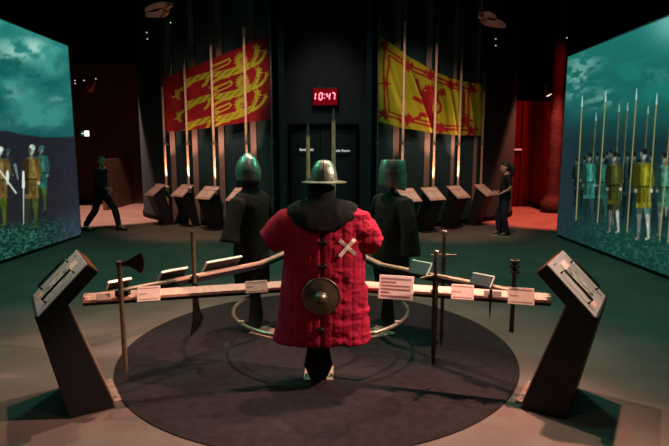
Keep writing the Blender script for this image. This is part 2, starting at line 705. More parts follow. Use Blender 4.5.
def scr_figure(P, hx, hy, s, body, leg, skin=(205, 205, 190), helm=None, bare=False, wide=1.0, lean=0):
    """one soldier of the projected picture; s = height in picture units from head top to feet"""
    X = lambda u: hx + u * s * wide
    Y_ = lambda v: hy + v * s
    sc_ = lambda c, k: tuple(q * k for q in c)
    dk = sc_(body, .45)
    lt = tuple(min(255, q * 1.25 + 8) for q in body)
    lo = sc_(skin, .85) if bare else leg
    ST = lambda pts, rs, col, a=1: P.stroke(pts, rs, col, a, 1.3)
    for sd in (-1, 1):
        f = .62 if sd < 0 else 1
        ST([(X(.04 * sd + lean), Y_(.5)), (X(.05 * sd + lean), Y_(.74))], [.045 * s * wide, .036 * s * wide], sc_(leg, f))
        ST([(X(.05 * sd + lean), Y_(.74)), (X(.062 * sd + lean * .5), Y_(.97))], [.026 * s * wide, .014 * s * wide], sc_(lo, f))
        ST([(X(.062 * sd + lean * .5), Y_(.975)), (X(.062 * sd + lean * .5 - .03), Y_(.99))], .012 * s, sc_(lo, f))
    P.poly([(X(-.07), Y_(.16)), (X(.07), Y_(.16)), (X(.082), Y_(.42)), (X(.095 + lean), Y_(.65)), (X(-.095 + lean), Y_(.65)), (X(-.075), Y_(.42))], body)
    ST([(X(-.06), Y_(.2)), (X(-.062), Y_(.58))], .026 * s * wide, dk, .85)
    ST([(X(.03), Y_(.2)), (X(.03), Y_(.4))], .022 * s * wide, lt, .7)
    for k in (-.03, .005, .04):
        ST([(X(k), Y_(.44)), (X(k * 1.3 + lean), Y_(.59))], .006 * s, dk, .7)
    ST([(X(-.075), Y_(.42)), (X(.075), Y_(.42))], .008 * s, sc_(body, .3))
    for sd in (-1, 1):
        ST([(X(.075 * sd), Y_(.19)), (X(.108 * sd), Y_(.33)), (X(.095 * sd), Y_(.44))], [.03 * s * wide, .026 * s * wide, .018 * s * wide], sc_(body, .9) if sd > 0 else dk)
        P.ell(X(.095 * sd), Y_(.465), .015 * s * wide + .3, .022 * s, sc_(skin, .9 if sd > 0 else .6))
    ST([(X(0), Y_(.1)), (X(0), Y_(.16))], .022 * s * wide, sc_(skin, .5))
    P.ell(X(0), Y_(.072), .036 * s * wide, .05 * s, sc_(skin, .85))
    P.ell(X(.01), Y_(.04), .041 * s * wide, .036 * s, helm or (24, 26, 26), .95)
    P.ell(X(-.02), Y_(.08), .016 * s * wide, .04 * s, sc_(skin, .45), .7)


def shade(P, x, y, y0):
    """grain of the filmed picture"""
    k = .52 + .72 * fbm(x / 2.6 + 9, y / 5.0 + 3, 4)
    k = np.where(y > y0, k, 1.0)
    k = 1 + (k - 1) * np.clip((P.c.max(-1) - 48) / 40, .25, 1)
    P.c *= np.clip(k, .45, 1.15)[..., None]


def paint_left(x, y):
    P = Paint(x, y, (32, 122, 112))
    d = fbm(x / 26 + 3, y / 17 + 5)
    g = np.clip(y / 135, 0, 1)
    P.mix(g ** 2 * .75, (36, 84, 86))
    P.mix(np.clip((d - .48) * 5, 0, 1) * .6, (70, 160, 146))
    P.mix(np.clip((.44 - d) * 6, 0, 1) * .7, (14, 84, 82))
    d2 = fbm(x / 9 + 1, y / 7 + 2)
    for cx, cy, rx, ry, k in ((32, 48, 16, 12, .9), (14, 54, 13, 9, .75), (3, 47, 12, 9, .5), (10, 92, 12, 7, .45), (58, 100, 10, 4, .35), (30, 78, 16, 7, .2), (60, 66, 14, 6, .2)):
        e = np.exp(-(((x - cx) / rx) ** 2 + ((y - cy) / ry) ** 2))
        P.mix(e * np.clip((d2 - .33) * 4, 0, 1) * k, (168, 212, 200))
    P.mix(np.clip((x - 56) / 20, 0, 1) * .35, (24, 84, 82))
    hill = 133 + np.where(x < 18, -2.2, 0) * np.clip((18 - x) / 10, 0, 1) + np.clip((x - 12) / 30, 0, 1) * 4 + 1.2 * (fbm(x / 9, x * 0 + 4) - .5)
    P.mix((y - hill) / 2.0 + .5, (32, 35, 42))
    P.mix(np.clip((y - hill - 4) / 70, 0, 1) * np.clip((y > hill), 0, 1) * .7, (38, 36, 40))
    P.mix(np.clip((x - 45) / 34, 0, 1) * (y > hill) * .45, (50, 50, 64))
    gl = 216 - (60 - x) * -.0 + np.clip((40 - x), 0, 60) * .16
    gr = np.clip((y - gl) / 9, 0, 1) * np.clip(1.15 - (x - 18) / 75, .12, 1)
    P.mix(gr, (16, 48, 44))
    t = fbm(x / 2.1, y / 1.5, 4)
    P.mix(gr * np.clip((t - .46) * 6, 0, 1) * .6, (70, 132, 106))
    P.mix(np.clip((x - 52) / 27, 0, 1) * np.clip((y - 205) / 20, 0, 1) * .7, (62, 76, 98))
    # soldiers
    scr_figure(P, 41, 145, 66, (42, 100, 90), (62, 92, 40), (150, 190, 170), (66, 104, 100))
    scr_figure(P, 7.5, 148, 58, (40, 44, 48), (36, 40, 40), (90, 110, 105), (56, 76, 76))
    scr_figure(P, 31.5, 144, 84, (112, 92, 46), (70, 88, 36), (190, 205, 180), (206, 226, 216), wide=.92)
    scr_figure(P, -1, 146, 80, (112, 88, 48), (76, 98, 28), (210, 225, 205), (200, 216, 205), wide=1.15)
    shade(P, x, y, 140)
    P.stroke([(23.5, 172), (23.6, 224)], [.9, .4], (170, 186, 190))
    P.stroke([(23.3, 172), (23.4, 187)], [1.0, 1.5], (216, 226, 218))
    P.stroke([(-2, 168), (16, 193)], .8, (206, 212, 190))
    P.stroke([(15, 165), (18, 179)], [1.6, .8], (96, 118, 120))
    P.ell(7.5, 176, 1.6, 6, (210, 224, 214))
    return P.linear()


def paint_right(x, y):
    P = Paint(x, y, (24, 100, 92))
    d = fbm(x / 30 + 1, y / 18 + 9)
    P.mix(np.clip((d - .45) * 5, 0, 1) * .5, (34, 128, 114))
    P.mix(np.clip((80 - y) / 50, 0, 1) * .45, (36, 132, 120))
    e = np.exp(-(((x - 672) / 22) ** 2 + ((y - 22) / 22) ** 2))
    P.mix(e * .8, (120, 190, 180))
    d2 = fbm(x / 8 + 4, y / 4.5 + (x - 570) / 14)
    for cx, cy, rx, ry, k in ((578, 76, 16, 16, .85), (606, 98, 12, 8, .75), (588, 62, 14, 6, .5), (592, 104, 16, 6, .5), (655, 76, 14, 7, .35), (572, 95, 9, 6, .5)):
        e = np.exp(-(((x - cx) / rx) ** 2 + ((y - cy) / ry) ** 2))
        P.mix(e * np.clip((d2 - .38) * 5, 0, 1) * k, (134, 178, 168))
    P.mix(np.clip((y - 96) / 45, 0, 1) * .92, (22, 44, 48))
    P.mix(np.clip((582 - x) / 16, 0, 1) * np.clip((y - 90) / 60, 0, 1) * .6, (38, 50, 60))
    gl = 214 + (x - 600) * .23
    gr = np.clip((y - gl) / 10, 0, 1) * np.clip((x - 565) / 50, .1, 1)
    P.mix(gr, (20, 60, 54))
    t = fbm(x / 2.4, y / 1.6, 4)
    P.mix(gr * np.clip((t - .48) * 5, 0, 1) * .5, (64, 122, 98))
    # back rank
    for hx, hy, s in ((607, 151, 62), (627, 152, 66), (634, 152, 62), (651, 152, 70), (610, 149, 60), (618, 153, 60), (642, 149, 60), (584, 156, 52), (597, 152, 60), (668, 150, 70), (577, 158, 48)):
        scr_figure(P, hx, hy, s, (26, 52, 50), (22, 34, 36), (112, 138, 128), wide=.8)
    pole = lambda a, b, col=(150, 140, 84), r=.55: P.stroke([a, b], r, col)
    for a, b in (((619, 111), (613, 224)), ((648, 113), (642, 190)), ((596, 120), (590, 200)), ((627.5, 110), (621, 200))):
        pole(a, b, (92, 98, 66), .6)
    scr_figure(P, 589, 152, 72, (52, 122, 108), (40, 66, 64), (140, 160, 145), wide=.85)
    scr_figure(P, 602.5, 153, 70, (36, 96, 84), (40, 78, 72), (130, 150, 140), wide=.8)
    scr_figure(P, 614, 151, 82, (66, 74, 30), (44, 56, 30), (212, 214, 196), bare=True, wide=.85)
    scr_figure(P, 664, 152, 84, (62, 128, 104), (118, 150, 120), (200, 208, 190), bare=True, wide=.85)
    scr_figure(P, 643.5, 148, 92, (120, 120, 28), (84, 128, 110), (226, 226, 208), bare=True, wide=.9)
    shade(P, x, y, 140)
    for a, b in (((605.5, 100), (597.5, 222)), ((582, 105), (576, 220)), ((636.3, 98), (627, 232)), ((656.5, 103), (649, 205)), ((670, 130), (659.5, 240))):
        pole(a, b)
        P.stroke([(a[0] + .45, a[1] - 9), (a[0], a[1] + 1)], [.4, .9], (170, 200, 192))
    for a in ((619, 111), (648, 113), (596, 120), (627.5, 110)):
        P.stroke([(a[0] + .3, a[1] - 7), a], [.4, .9], (130, 168, 160))
    return P.linear()


def screen(X, y0, y1, ym, ztop, paint, label, sgn):
    """sgn: +1 picture faces +x"""
    t = thing('projection_screen', label, 'screen', (X, (y0 + y1) / 2, 0))
    zb = .06
    ny, nz = 420, 300
    # finer columns where the picture shows most
    ys = np.concatenate([np.linspace(y0, ym, 200, endpoint=False), np.linspace(ym, y1, ny - 200)])
    zs = np.linspace(zb, ztop, nz)
    Yg, Zg = np.meshgrid(ys, zs)
    per = y1 - ym
    ph = np.abs(((Yg - ym) / per + 1) % 2 - 1)
    Ym = np.where(Yg < ym, ym + per * ph, Yg)          # the picture goes on as its mirror image out of view
    px, py = proj(np.stack([np.full_like(Ym, X), Ym, Zg], -1))
    colr = paint(px, py)
    Pt = np.stack([np.full_like(Yg, 0.0), Yg - (y0 + y1) / 2, Zg], -1)
    grid_mesh('picture', Pt, colr, PIC, t)
    mid = 0
    m = MB()
    m.box((-sgn * .07, mid, (zb + ztop) / 2 - .02), (.12, y1 - y0 + .06, ztop - zb + .1))
    m.build('screen_frame', M['frame'], t)
    m = MB()
    m.box((-sgn * .002, (y1 - y0) / 2 + .012, (zb + ztop) / 2), (.02, .02, ztop - zb + .03))
    m.box((-sgn * .002, 0, ztop + .012), (.02, y1 - y0, .02))
    m.build('screen_edge', M['bezel'], t)
    return t


LYF = abs(LX) / (abs(ray(81, 237)[0]) / ray(81, 237)[1])
RYF = RX / (ray(557, 238)[0] / ray(557, 238)[1])
zl = at(72, 46, LYF).z
zr = at(568, 57, RYF).z
screen(LX, 2.4, LYF, 8.35, zl, paint_left, 'tall projection screen showing armoured soldiers with a sword under a cloudy teal sky', 1)
screen(RX, 2.4, RYF, 7.45, zr, paint_right, 'tall projection screen showing a rank of soldiers holding long upright pikes', -1)

# ============================================================ poles, flags, lecterns at the back
PL = [(272.2, 16, 11.0), (246.5, 2, 11.45), (214, 22, 12.05), (187.5, 44, 12.6), (165, 65, 13.0)]
PRt = [(377.5, 18, 11.0), (402.7, -4, 11.45), (434.2, 20, 12.05), (459, 48, 12.6), (482, 70, 13.0)]
ORD = ['nearest the door', 'first from the door with a spear head', 'second spear from the door', 'third spear from the door', 'outermost from the door']


def wpole(px, top, Y, slim, label, group, sgn):
    b = at(px, 151, Y)
    zt = at(px, top, Y).z
    t = thing('flag_pole' if slim else 'spear_pole', label, 'pole', (b.x, Y, 0), 0, group)
    r = .018 if slim else .03
    MB().tube([(0, 0, .02), (0, 0, zt - (.03 if slim else .5))], r, 10).build('shaft', M['poletip'] if slim else M['pole'], t, 60)
    if slim:
        MB().ball((0, 0, zt - .02), .025, 8).build('finial', M['poletip'], t, 60)
    else:
        MB().tube([(0, 0, zt - .5), (0, 0, zt - .42), (0, 0, zt - .3), (0, 0, zt - .16), (0, 0, zt)], [.034, .034, .03, .032, .004], 8).build('spear_head', M['poletip'], t, 40)
        MB().tube([(0, 0, zt - .53), (0, 0, zt - .49)], .042, 10).build('collar', M['clamp'], t, 50)
    MB().lathe([(.07, 0), (.07, .03), (.04, .05)], 14).build('base', M['lamp'], t, 40)
    for z in (2.02, .82):
        wb = MB().beam((0, 0, z), (0, .3, z), .03, .03).build('wall_bracket', M['clamp'], t, 50)
        MB().tube([(0, 0, z - .035), (0, 0, z + .035)], r + .014, 10).build('bracket_collar', M['clamp'], wb, 50)
    return t


def streak_strip(px_off, b, i):  # pale upright box standing in for the lit streak beside a pole
    return struct(MB().box((b.x + px_off, b.y + .36, 3.1), (.13, .22, 6.2)).build('trim_%d' % i, M['streak_strip']))


FI = 8
for pts, nm, sgn in ((PL, 'red lion banner', 1), (PRt, 'yellow lion banner', -1)):
    for k, (px, top, Y) in enumerate(pts):
        slim = k == 0
        if slim:
            lab = 'slim dark flag pole at the inner edge of the %s' % nm
        else:
            lab = 'pale spear pole before the %s, %s from the door' % (nm, ('nearest', 'second', 'third', 'farthest')[k - 1])
        wpole(px, top, Y, slim, lab, 'tall poles at the %s' % nm, sgn)
        if not slim:
            streak_strip(sgn * .12, at(px, 151, Y), FI)
            FI += 1

FLAG = cloth_mat('flag_cloth')


def flag(name, label, poles, top_px, bot_px, painter, nx=190, ny=150, amp=.05, seed=0, sgn=1):
    """cloth hung along the pole line; top/bottom edges given as (px,py) samples; u=0 inner end"""
    xs = np.linspace(0, 1, nx)
    bx = [at(px, 151, Y) for px, _, Y in poles]
    path = smooth_path([(b.x, b.y + .1) for b in bx], 12)
    path = np.array(path)
    seg = np.r_[0, np.cumsum(np.hypot(*np.diff(path, axis=0).T))]
    seg /= seg[-1]
    X = np.interp(xs, seg, path[:, 0])
    Y = np.interp(xs, seg, path[:, 1])
    pxs = np.array([proj((x, y, 3.2))[0] for x, y in zip(X, Y)]).astype(float)
    tp = sorted(top_px)
    bt = sorted(bot_px)
    ty = np.interp(pxs, [p[0] for p in tp], [p[1] for p in tp])
    by = np.interp(pxs, [p[0] for p in bt], [p[1] for p in bt])
    zt = np.array([at(p, q, y).z for p, q, y in zip(pxs, ty, Y)])
    zb = np.array([at(p, q, y).z for p, q, y in zip(pxs, by, Y)])
    v = np.linspace(0, 1, ny)[:, None]
    Z = zt[None] * (1 - v) + zb[None] * v
    Xg = np.repeat(X[None], ny, 0)
    Yg = np.repeat(Y[None], ny, 0)
    P0 = np.stack([Xg, Yg, Z], -1)
    px, py = proj(P0)
    colr = painter(px, py)
    U = np.repeat(xs[None], ny, 0)
    ph = U * 9 + v * 3.4
    if sgn < 0:
        ph = (U * 15 - v * 5.5 * (1.2 - U)) + .35 * np.sin(U * 9)
    w = amp * (np.sin(ph) + .45 * np.sin(ph * 2.3 + 1.1) + .25 * np.sin(ph * 4.1 + v * 3)) * np.clip(U * 12, 0, 1) * np.clip((1 - U) * 12, .2, 1) * (.35 + .65 * v)
    P1 = P0.copy()
    nxn = np.gradient(Y) * 1.0
    nyn = -np.gradient(X)
    ln = np.hypot(nxn, nyn)
    P1[..., 0] += w * (nxn / ln)[None] * .6
    P1[..., 1] += np.abs(w) * .9
    t = thing(name, label, 'flag', (0, 0, 0))
    o = grid_mesh('banner_cloth', P1, colr, FLAG, t)
    # hem tape on the hoist
    m = MB()
    m.tube([Vector(P1[0, 0]) - Vector((0, .03, 0)), Vector(P1[-1, 0]) - Vector((0, .03, 0))], .014, 8)
    m.build('hoist_tape', M['clamp'], t, 60)
    m = MB()
    q = Vector(P1[0, -1])
    m.tube([q - Vector((0, .1, 0)), q], .012, 6)
    q = Vector(P1[-1, -1])
    m.tube([q - Vector((0, .1, 0)), q], .012, 6)
    m.build('corner_tie', M['clamp'], t, 60)
    return t


def paint_england(px, py):
    x, y = (px - 165) * 4.696, (py - 40) * 4.696
    P = Paint(x, y, (150, 10, 24))
    YL, DK = (190, 184, 44), (96, 60, 16)
    for ox, oy in ((0, 0), (8, 104), (2, 208)):
        S = lambda pts, rs, col=YL: P.stroke([(a + ox, b + oy) for a, b in pts], [q * .8 for q in rs] if isinstance(rs, list) else rs, col, 1, 2.5)
        # tail
        S([(92, 190), (150, 168), (215, 150), (262, 128), (296, 112), (308, 98), (300, 88), (272, 102), (220, 124)], [5, 5, 4, 4, 4, 5, 5, 5, 7])
        # body and mane
        S([(375, 128), (330, 146), (270, 158), (205, 164), (140, 186), (105, 200)], [22, 22, 18, 14, 14, 14])
        S([(300, 168), (262, 176), (228, 196), (212, 222)], [10, 9, 8, 7])
        S([(212, 222), (222, 236), (246, 232)], [7, 7, 5])
        S([(120, 196), (92, 222), (64, 238), (54, 262), (64, 276)], [14, 12, 9, 8, 8])
        S([(54, 262), (38, 268)], [6, 4])
        S([(206, 176), (190, 206), (176, 218)], [10, 8, 6])
        for k in range(9):
            S([(58 + k * 2, 240 + k * 4), (44 + k * 1.2, 236 + k * 5)], [4, 2]) if k < 5 else None
        S([(388, 126), (410, 104), (424, 74), (430, 44)], [16, 12, 11, 10])
        for dx, dy in ((-14, -16), (0, -24), (14, -14), (18, 6)):
            S([(430, 44), (430 + dx, 44 + dy)], [7, 4])
        for k in range(6):
            S([(398 + k * 6, 122 - k * 14), (414 + k * 7, 120 - k * 14)], [6, 3])
        S([(410, 122), (440, 104), (458, 84), (468, 62)], [9, 9, 8, 8])
        for dx, dy in ((-8, -14), (6, -18), (14, -4)):
            S([(468, 62), (468 + dx, 62 + dy)], [5, 3])
        P.ell(362 + ox, 96 + oy, 26, 28, YL)
        for k in range(13):
            a = math.radians(60 + k * 22)
            S([(362 + 22 * math.cos(a), 96 - 24 * math.sin(a)), (362 + 38 * math.cos(a + .15), 96 - 40 * math.sin(a + .15))], [8, 3])
        # face
        P.ell(362 + ox, 98 + oy, 15, 17, (196, 150, 46))
        P.ell(368 + ox, 108 + oy, 6, 5, (60, 60, 120))
        P.ell(356 + ox, 93 + oy, 3, 3, (30, 30, 60))
        P.ell(369 + ox, 92 + oy, 3, 3, (30, 30, 60))
        # body lines
        for k in range(7):
            S([(345 - k * 34, 136 + k * 5), (318 - k * 34, 156 + k * 6)], 1.8, DK)
        S([(92, 196), (60, 236)], 1.8, DK)
        S([(392, 128), (422, 70)], 1.8, DK)
    return P.linear()


def paint_scotland(px, py):
    x, y = (px - 370) * 4.052, (py - 30) * 4.052
    P = Paint(x, y, (170, 168, 26))
    RD = (158, 14, 22)
    S = lambda pts, rs: P.stroke(pts, rs, RD, 1, 3)
    outer = [(58, 72), (160, 140), (270, 192), (400, 240), (402, 405), (300, 402), (170, 372), (58, 345), (58, 72)]
    inner = [(76, 100), (160, 156), (270, 208), (384, 250), (386, 390), (300, 387), (170, 357), (76, 332), (76, 100)]
    S(outer, 3.8)
    S(inner, 3.4)
    def fleur(cx, cy, ang, s=1.0):
        ca, sa = math.cos(ang), math.sin(ang)
        L = lambda pts: [(cx + (a * ca - b * sa) * s, cy + (a * sa + b * ca) * s) for a, b in pts]
        S(L([(0, 22), (0, -4), (0, -30)]), [3 * s, 8 * s, 1.5 * s])
        S(L([(0, 8), (-12, -4), (-20, -12), (-24, 0)]), [4 * s, 6 * s, 5 * s, 3 * s])
        S(L([(0, 8), (12, -4), (20, -12), (24, 0)]), [4 * s, 6 * s, 5 * s, 3 * s])
        S(L([(-13, 10), (13, 10)]), 3.4 * s)
    for cx, cy, a in ((56, 62, -.75), (156, 148, .0), (244, 180, .1), (330, 224, .2), (412, 238, .8), (66, 216, -1.57), (52, 338, -2.4), (154, 358, 3.1), (290, 398, 3.1), (392, 366, 1.57), (412, 408, 2.4)):
        fleur(cx, cy, a, .95)
    # lion rampant facing the hoist
    S([(236, 258), (238, 292), (240, 326), (252, 352)], [24, 22, 18, 14])
    P.ell(238, 246, 20, 18, RD)
    for k in range(9):
        a = math.radians(-70 + k * 24)
        S([(242 + 14 * math.cos(a), 252 - 14 * math.sin(a)), (244 + 30 * math.cos(a), 252 - 32 * math.sin(a))], [6, 2.5])
    S([(226, 250), (214, 256)], [8, 4])
    S([(224, 272), (208, 256), (200, 230), (194, 206)], [11, 9, 8, 8])
    for dx, dy in ((-8, -8), (2, -12), (10, -4)):
        S([(194, 206), (194 + dx, 206 + dy)], [5, 2])
    S([(226, 298), (204, 288), (184, 276)], [10, 8, 7])
    for dx, dy in ((-10, -8), (-13, 2), (-6, 9)):
        S([(184, 276), (184 + dx, 276 + dy)], [5, 2])
    S([(246, 334), (226, 346), (206, 340), (198, 356)], [12, 9, 8, 6])
    S([(198, 356), (184, 354)], [6, 3])
    S([(254, 348), (262, 372), (252, 388)], [14, 10, 7])
    S([(252, 388), (236, 392)], [6, 3])
    S([(262, 340), (282, 330), (288, 306), (276, 286), (272, 266), (284, 248), (296, 240)], [5, 5, 5, 5, 5, 5, 4])
    for dx, dy in ((-14, -2), (-8, 12), (8, -10), (12, 6)):
        S([(294, 256), (294 + dx, 256 + dy)], [6, 2])
    P.ell(228, 244, 3, 3, (210, 190, 60))
    return P.linear()


flag('lion_banner', 'red banner with three golden lions strung along pale poles', PL, [(167, 77.5), (190, 68), (214, 58.5), (240, 48), (271.6, 32)], [(169, 131.5), (190, 130), (216, 126.5), (240, 123), (271.6, 119.5)], paint_england, amp=.03)
flag('rampant_lion_banner', 'yellow banner with a red rearing lion inside a double red border', PRt, [(377, 34), (404.5, 53.5), (431.7, 70.5), (451.4, 78.5), (480, 84.5)], [(376, 121), (402, 127.5), (431.7, 132.5), (456, 135), (479, 135.5)], paint_scotland, amp=.085, sgn=-1)


# lecterns under the banners
def make_lectern():
    t = thing('label_lectern', 'x', 'lectern')
    m = MB()
    m.prism([(.14, 0), (.36, 0), (.14, .96), (-.15, .74)], (0, 0, 0), (0, 1, 0), (0, 0, 1), (1, 0, 0), .36)
    m.build('pedestal', M['lec'], t, bevel=.008)
    m = MB()
    d = Vector((0, .32, .24)).normalized()
    n = Vector((0, -d.z, d.y))
    c = Vector((0, 0, .88)) + n * .015
    m.hexa([c + Vector((sx * .26, 0, 0)) + d * sd + n * k for k in (-.012, .012) for sx, sd in ((-.9, -.23), (.9, -.23), (.9, .22), (-.9, .22))])
    top = m.build('sloping_top', M['lectop'], t, bevel=.004)
    m = MB()
    for (x0, x1, s0, s1) in ((-.2, .2, .1, .17), (-.2, -.02, -.16, .05), (.02, .2, -.16, .05)):
        cc = c + n * .0135
        m.hexa([cc + Vector((x, 0, 0)) + d * s + n * k for k in (0, .003) for x, s in ((x0, s0), (x1, s0), (x1, s1), (x0, s1))])
    m.build('printed_panel', M['plate'], top)
    MB().box((0, .2, .01), (.42, .4, .02)).build('base_plate', M['lec'], t)
    return t


lec0 = make_lectern()
lecs = [((157, 225), (184, 226.5), (209, 230.5), (240, 234)), ((483, 225.5), (457, 229), (432, 232.5), (408, 235))]
first = True
LECS = []
for bank, nm in zip(lecs, ('red lion banner', 'yellow lion banner')):
    for k, (px, py) in enumerate(bank):
        g = lvl(px, py, 0)
        sgn = -1 if bank is lecs[0] else 1
        rz = (sgn * R(46), sgn * R(38), sgn * R(32), sgn * R(30))[k]
        lab = 'dark label lectern with pink top below the %s, %s the door' % (nm, ('farthest from', 'third from', 'second from', 'nearest')[k])
        if first:
            o, first = lec0, False
            o.location = (g.x, g.y, 0)
            o.rotation_euler = (0, 0, rz)
            o['label'] = lab
            o['group'] = 'label lecterns under the banners'
        else:
            o = dup(lec0, (g.x, g.y, 0), rz, lab, 'label lecterns under the banners')
        LECS.append(o)

# uplights at the pole feet
UPL = []


def spot(name, loc, target, energy, col, angle=60, blend=.5, radius=.05):
    l = bpy.data.lights.new(name, 'SPOT')
    l.energy = energy
    l.color = lin(col)[:3]
    l.spot_size = R(angle)
    l.spot_blend = blend
    l.shadow_soft_size = radius
    o = bpy.data.objects.new(name, l)
    COL.objects.link(o)
    o.location = loc
    d = Vector(target) - Vector(loc)
    o.rotation_euler = d.to_track_quat('-Z', 'Y').to_euler()
    return o


def make_uplight():
    t = thing('uplight', 'x', 'lamp')
    MB().lathe([(.03, 0), (.045, .01), (.05, .12), (.046, .13)], 14).build('lamp_body', M['clamp'], t, 40)
    MB().lathe([(.001, .128), (.04, .128), (.04, .133)], 14).build('lamp_lens', emit('uplight_lens', (255, 205, 180), 1.5), t)
    MB().beam((0, .0, .04), (0, .28, .04), .03, .03).build('lamp_arm', M['lamp'], t)
    return t


up0 = make_uplight()
first = True
for pts, nm, sgn in ((PL, 'red lion banner', 1), (PRt, 'yellow lion banner', -1)):
    for k, (px, top, Y) in enumerate(pts):
        if k == 0:
            continue
        b = at(px, 151, Y)
        loc = (b.x + sgn * .06, Y - .13, .84)
        lab = 'small uplight beside the spear pole %s the door under the %s' % (('nearest', 'second from', 'third from', 'farthest from')[k - 1], nm)
        if first:
            o, first = up0, False
            o.location = loc
            o['label'] = lab
            o['group'] = 'uplights at the pole feet'
        else:
            o = dup(up0, loc, 0, lab, 'uplights at the pole feet')
        spot('uplight_beam', (loc[0], loc[1], loc[2] + .16), (loc[0], loc[1] + .42, 3.0), 270, (255, 190, 160), 34, .9, .02)

# ============================================================ display island
C = Vector((-.13, 4.74, 0))
n = 96
disc = MB().lathe([(1.81, .0), (1.815, .004), (1.81, .008), (.001, .008)], n, (-.15, 4.73, 0)).build('floor_disc', M['disc'], smooth=30)
tag(disc, 'large round dark carpet disc on the floor beneath the armour display', 'carpet')

hoop = thing('floor_hoop', 'thin metal hoop around the stands low above the dark disc', 'hoop', (C.x, C.y, .375))
MB().tube([(.82 * math.cos(2 * math.pi * i / 80), .82 * math.sin(2 * math.pi * i / 80), 0) for i in range(80)], .017, 10, close=True).build('hoop_tube', M['ring'], hoop, 180)
for a in (-90, 30, 150):
    MB().box((.82 * math.cos(R(a)), .82 * math.sin(R(a)), 0), (.06, .06, .03)).build('joint_clip', M['stand'], hoop, bevel=.004)
for a in (215, 325, 60, 120):
    MB().box((.82 * math.cos(R(a)), .82 * math.sin(R(a)), .02), (.045, .03, .022)).build('joint_clip', M['bolt'], hoop, bevel=.004)


def around(ang, dist, side=0, z=0):
    """point at polar angle (deg) and distance from the display centre, shifted sideways"""
    d = Vector((math.cos(R(ang)), math.sin(R(ang)), 0))
    s = Vector((-d.y, d.x, 0))
    return C + d * dist + s * side + Vector((0, 0, z))


# ---- consoles
def make_console():
    """local +x = outwards, y = tangential, origin at the middle of the inner foot edge"""
    t = thing('touch_console', 'x', 'console')
    m = MB()
    m.prism([(0, 0), (.295, 0), (.455, .765), (.255, .81)], (0, 0, 0), (1, 0, 0), (0, 0, 1), (0, 1, 0), .585)
    m.build('leaning_leg', M['console'], t, bevel=.006)
    m = MB()
    m.prism([(-.012, .01), (-.002, .01), (.255, .81), (.245, .81)], (0, 0, 0), (1, 0, 0), (0, 0, 1), (0, 1, 0), .58)
    m.build('lit_inner_face', M['strip'], t)  # lit inner face of the black leg, put in as a lighter strip
    d = Vector((.314, 0, -.317)).normalized()
    nn = Vector((-d.z, 0, d.x)) * 1
    if nn.z < 0:
        nn = -nn
    A = Vector((.125, 0, 1.085))
    L, W, T = .446, .6, .1
    Q = lambda s, y, k: A + d * s + Vector((0, y, 0)) + nn * k
    sl = lambda s0, s1, y0, y1, k0, k1: [Q(s, y, k) for k in (k0, k1) for s, y in ((s0, y0), (s1, y0), (s1, y1), (s0, y1))]
    head = MB().hexa(sl(0, L, -W / 2, W / 2, -T, -.008)).build('console_head', M['console'], t, bevel=.005)
    MB().hexa(sl(-.006, .0, -W / 2 + .005, W / 2 - .005, -T, -.006)).build('copper_end', M['copper'], head)
    face = MB().hexa(sl(0, L, -W / 2, W / 2, -.008, 0)).build('face_panel', M['panel'], t, bevel=.002)
    m = bpy.data.materials.get('console_display')
    if m is None:
        m = mat('console_display', (36, 58, 54), .15, 0, 0, 18, col2=(190, 190, 170))
        b = m.node_tree.nodes['Principled BSDF']
        rmp = [x for x in m.node_tree.nodes if x.type == 'VALTORGB'][0]
        m.node_tree.links.new(rmp.outputs['Color'], b.inputs['Emission Color'])
        b.inputs['Emission Strength'].default_value = .3
    MB().hexa(sl(.09, .36, -.13, .13, .0, .002)).build('display', m, face)
    for y0, y1 in ((-.24, -.17), (.17, .24)):
        mm = MB()
        pts = [Q(.1, (y0 + y1) / 2, 0), Q(.1, (y0 + y1) / 2, .035), Q(.36, (y0 + y1) / 2, .035), Q(.36, (y0 + y1) / 2, 0)]
        mm.tube(pts, .009, 8)
        mm.build('handle_bar', M['lamp'], face, 60)
    MB().hexa(sl(.05, .11, -.06, .10, .002, .004)).build('printed_card', M['platewhite'], face)
    MB().hexa(sl(.37, .42, -.16, -.06, .0, .003)).build('printed_card', M['plate'], face)
    mm = MB()
    for k in range(3):
        mm.lathe([(.006, 0), (.006, .004)], 8, Q(.03, -.2 + k * .03, .001))
    mm.build('panel_screw', M['bolt'], face)
    fp = MB().box((-.03, 0, .006), (.06, .42, .012)).build('foot_plate', M['strip'], t)
    for y in (-.16, .14):
        MB().lathe([(.013, 0), (.013, .014), (.006, .02)], 8, (-.035, y, .012)).build('bolt', M['bolt'], fp)
    return t


con = make_console()
con.location = around(210.9, 1.89)
con.rotation_euler = (0, 0, R(212.5))
tag(con, 'leaning black console with tilted grey touch panel beside the axe', 'console', 'touch consoles')
rdir = R(-33)
con2 = dup(con, around(-31.0, 1.915), rdir, 'leaning black console with tilted touch panel beside the flanged mace', 'touch consoles')

# ---- rails
RZ = .78
ends = {210: around(210.9, 2.02), -30: around(-31, 2.02), 90: around(90, 1.75)}
mids = {-90: Vector((-.1, 4.16, 0)), 150: Vector((-.72, 4.93, 0)), 30: Vector((.45, 4.86, 0))}


def rail_pts(a, m, b):
    return [Vector((p.x, p.y, 0)) for p in (ends[a], mids[m], ends[b])]


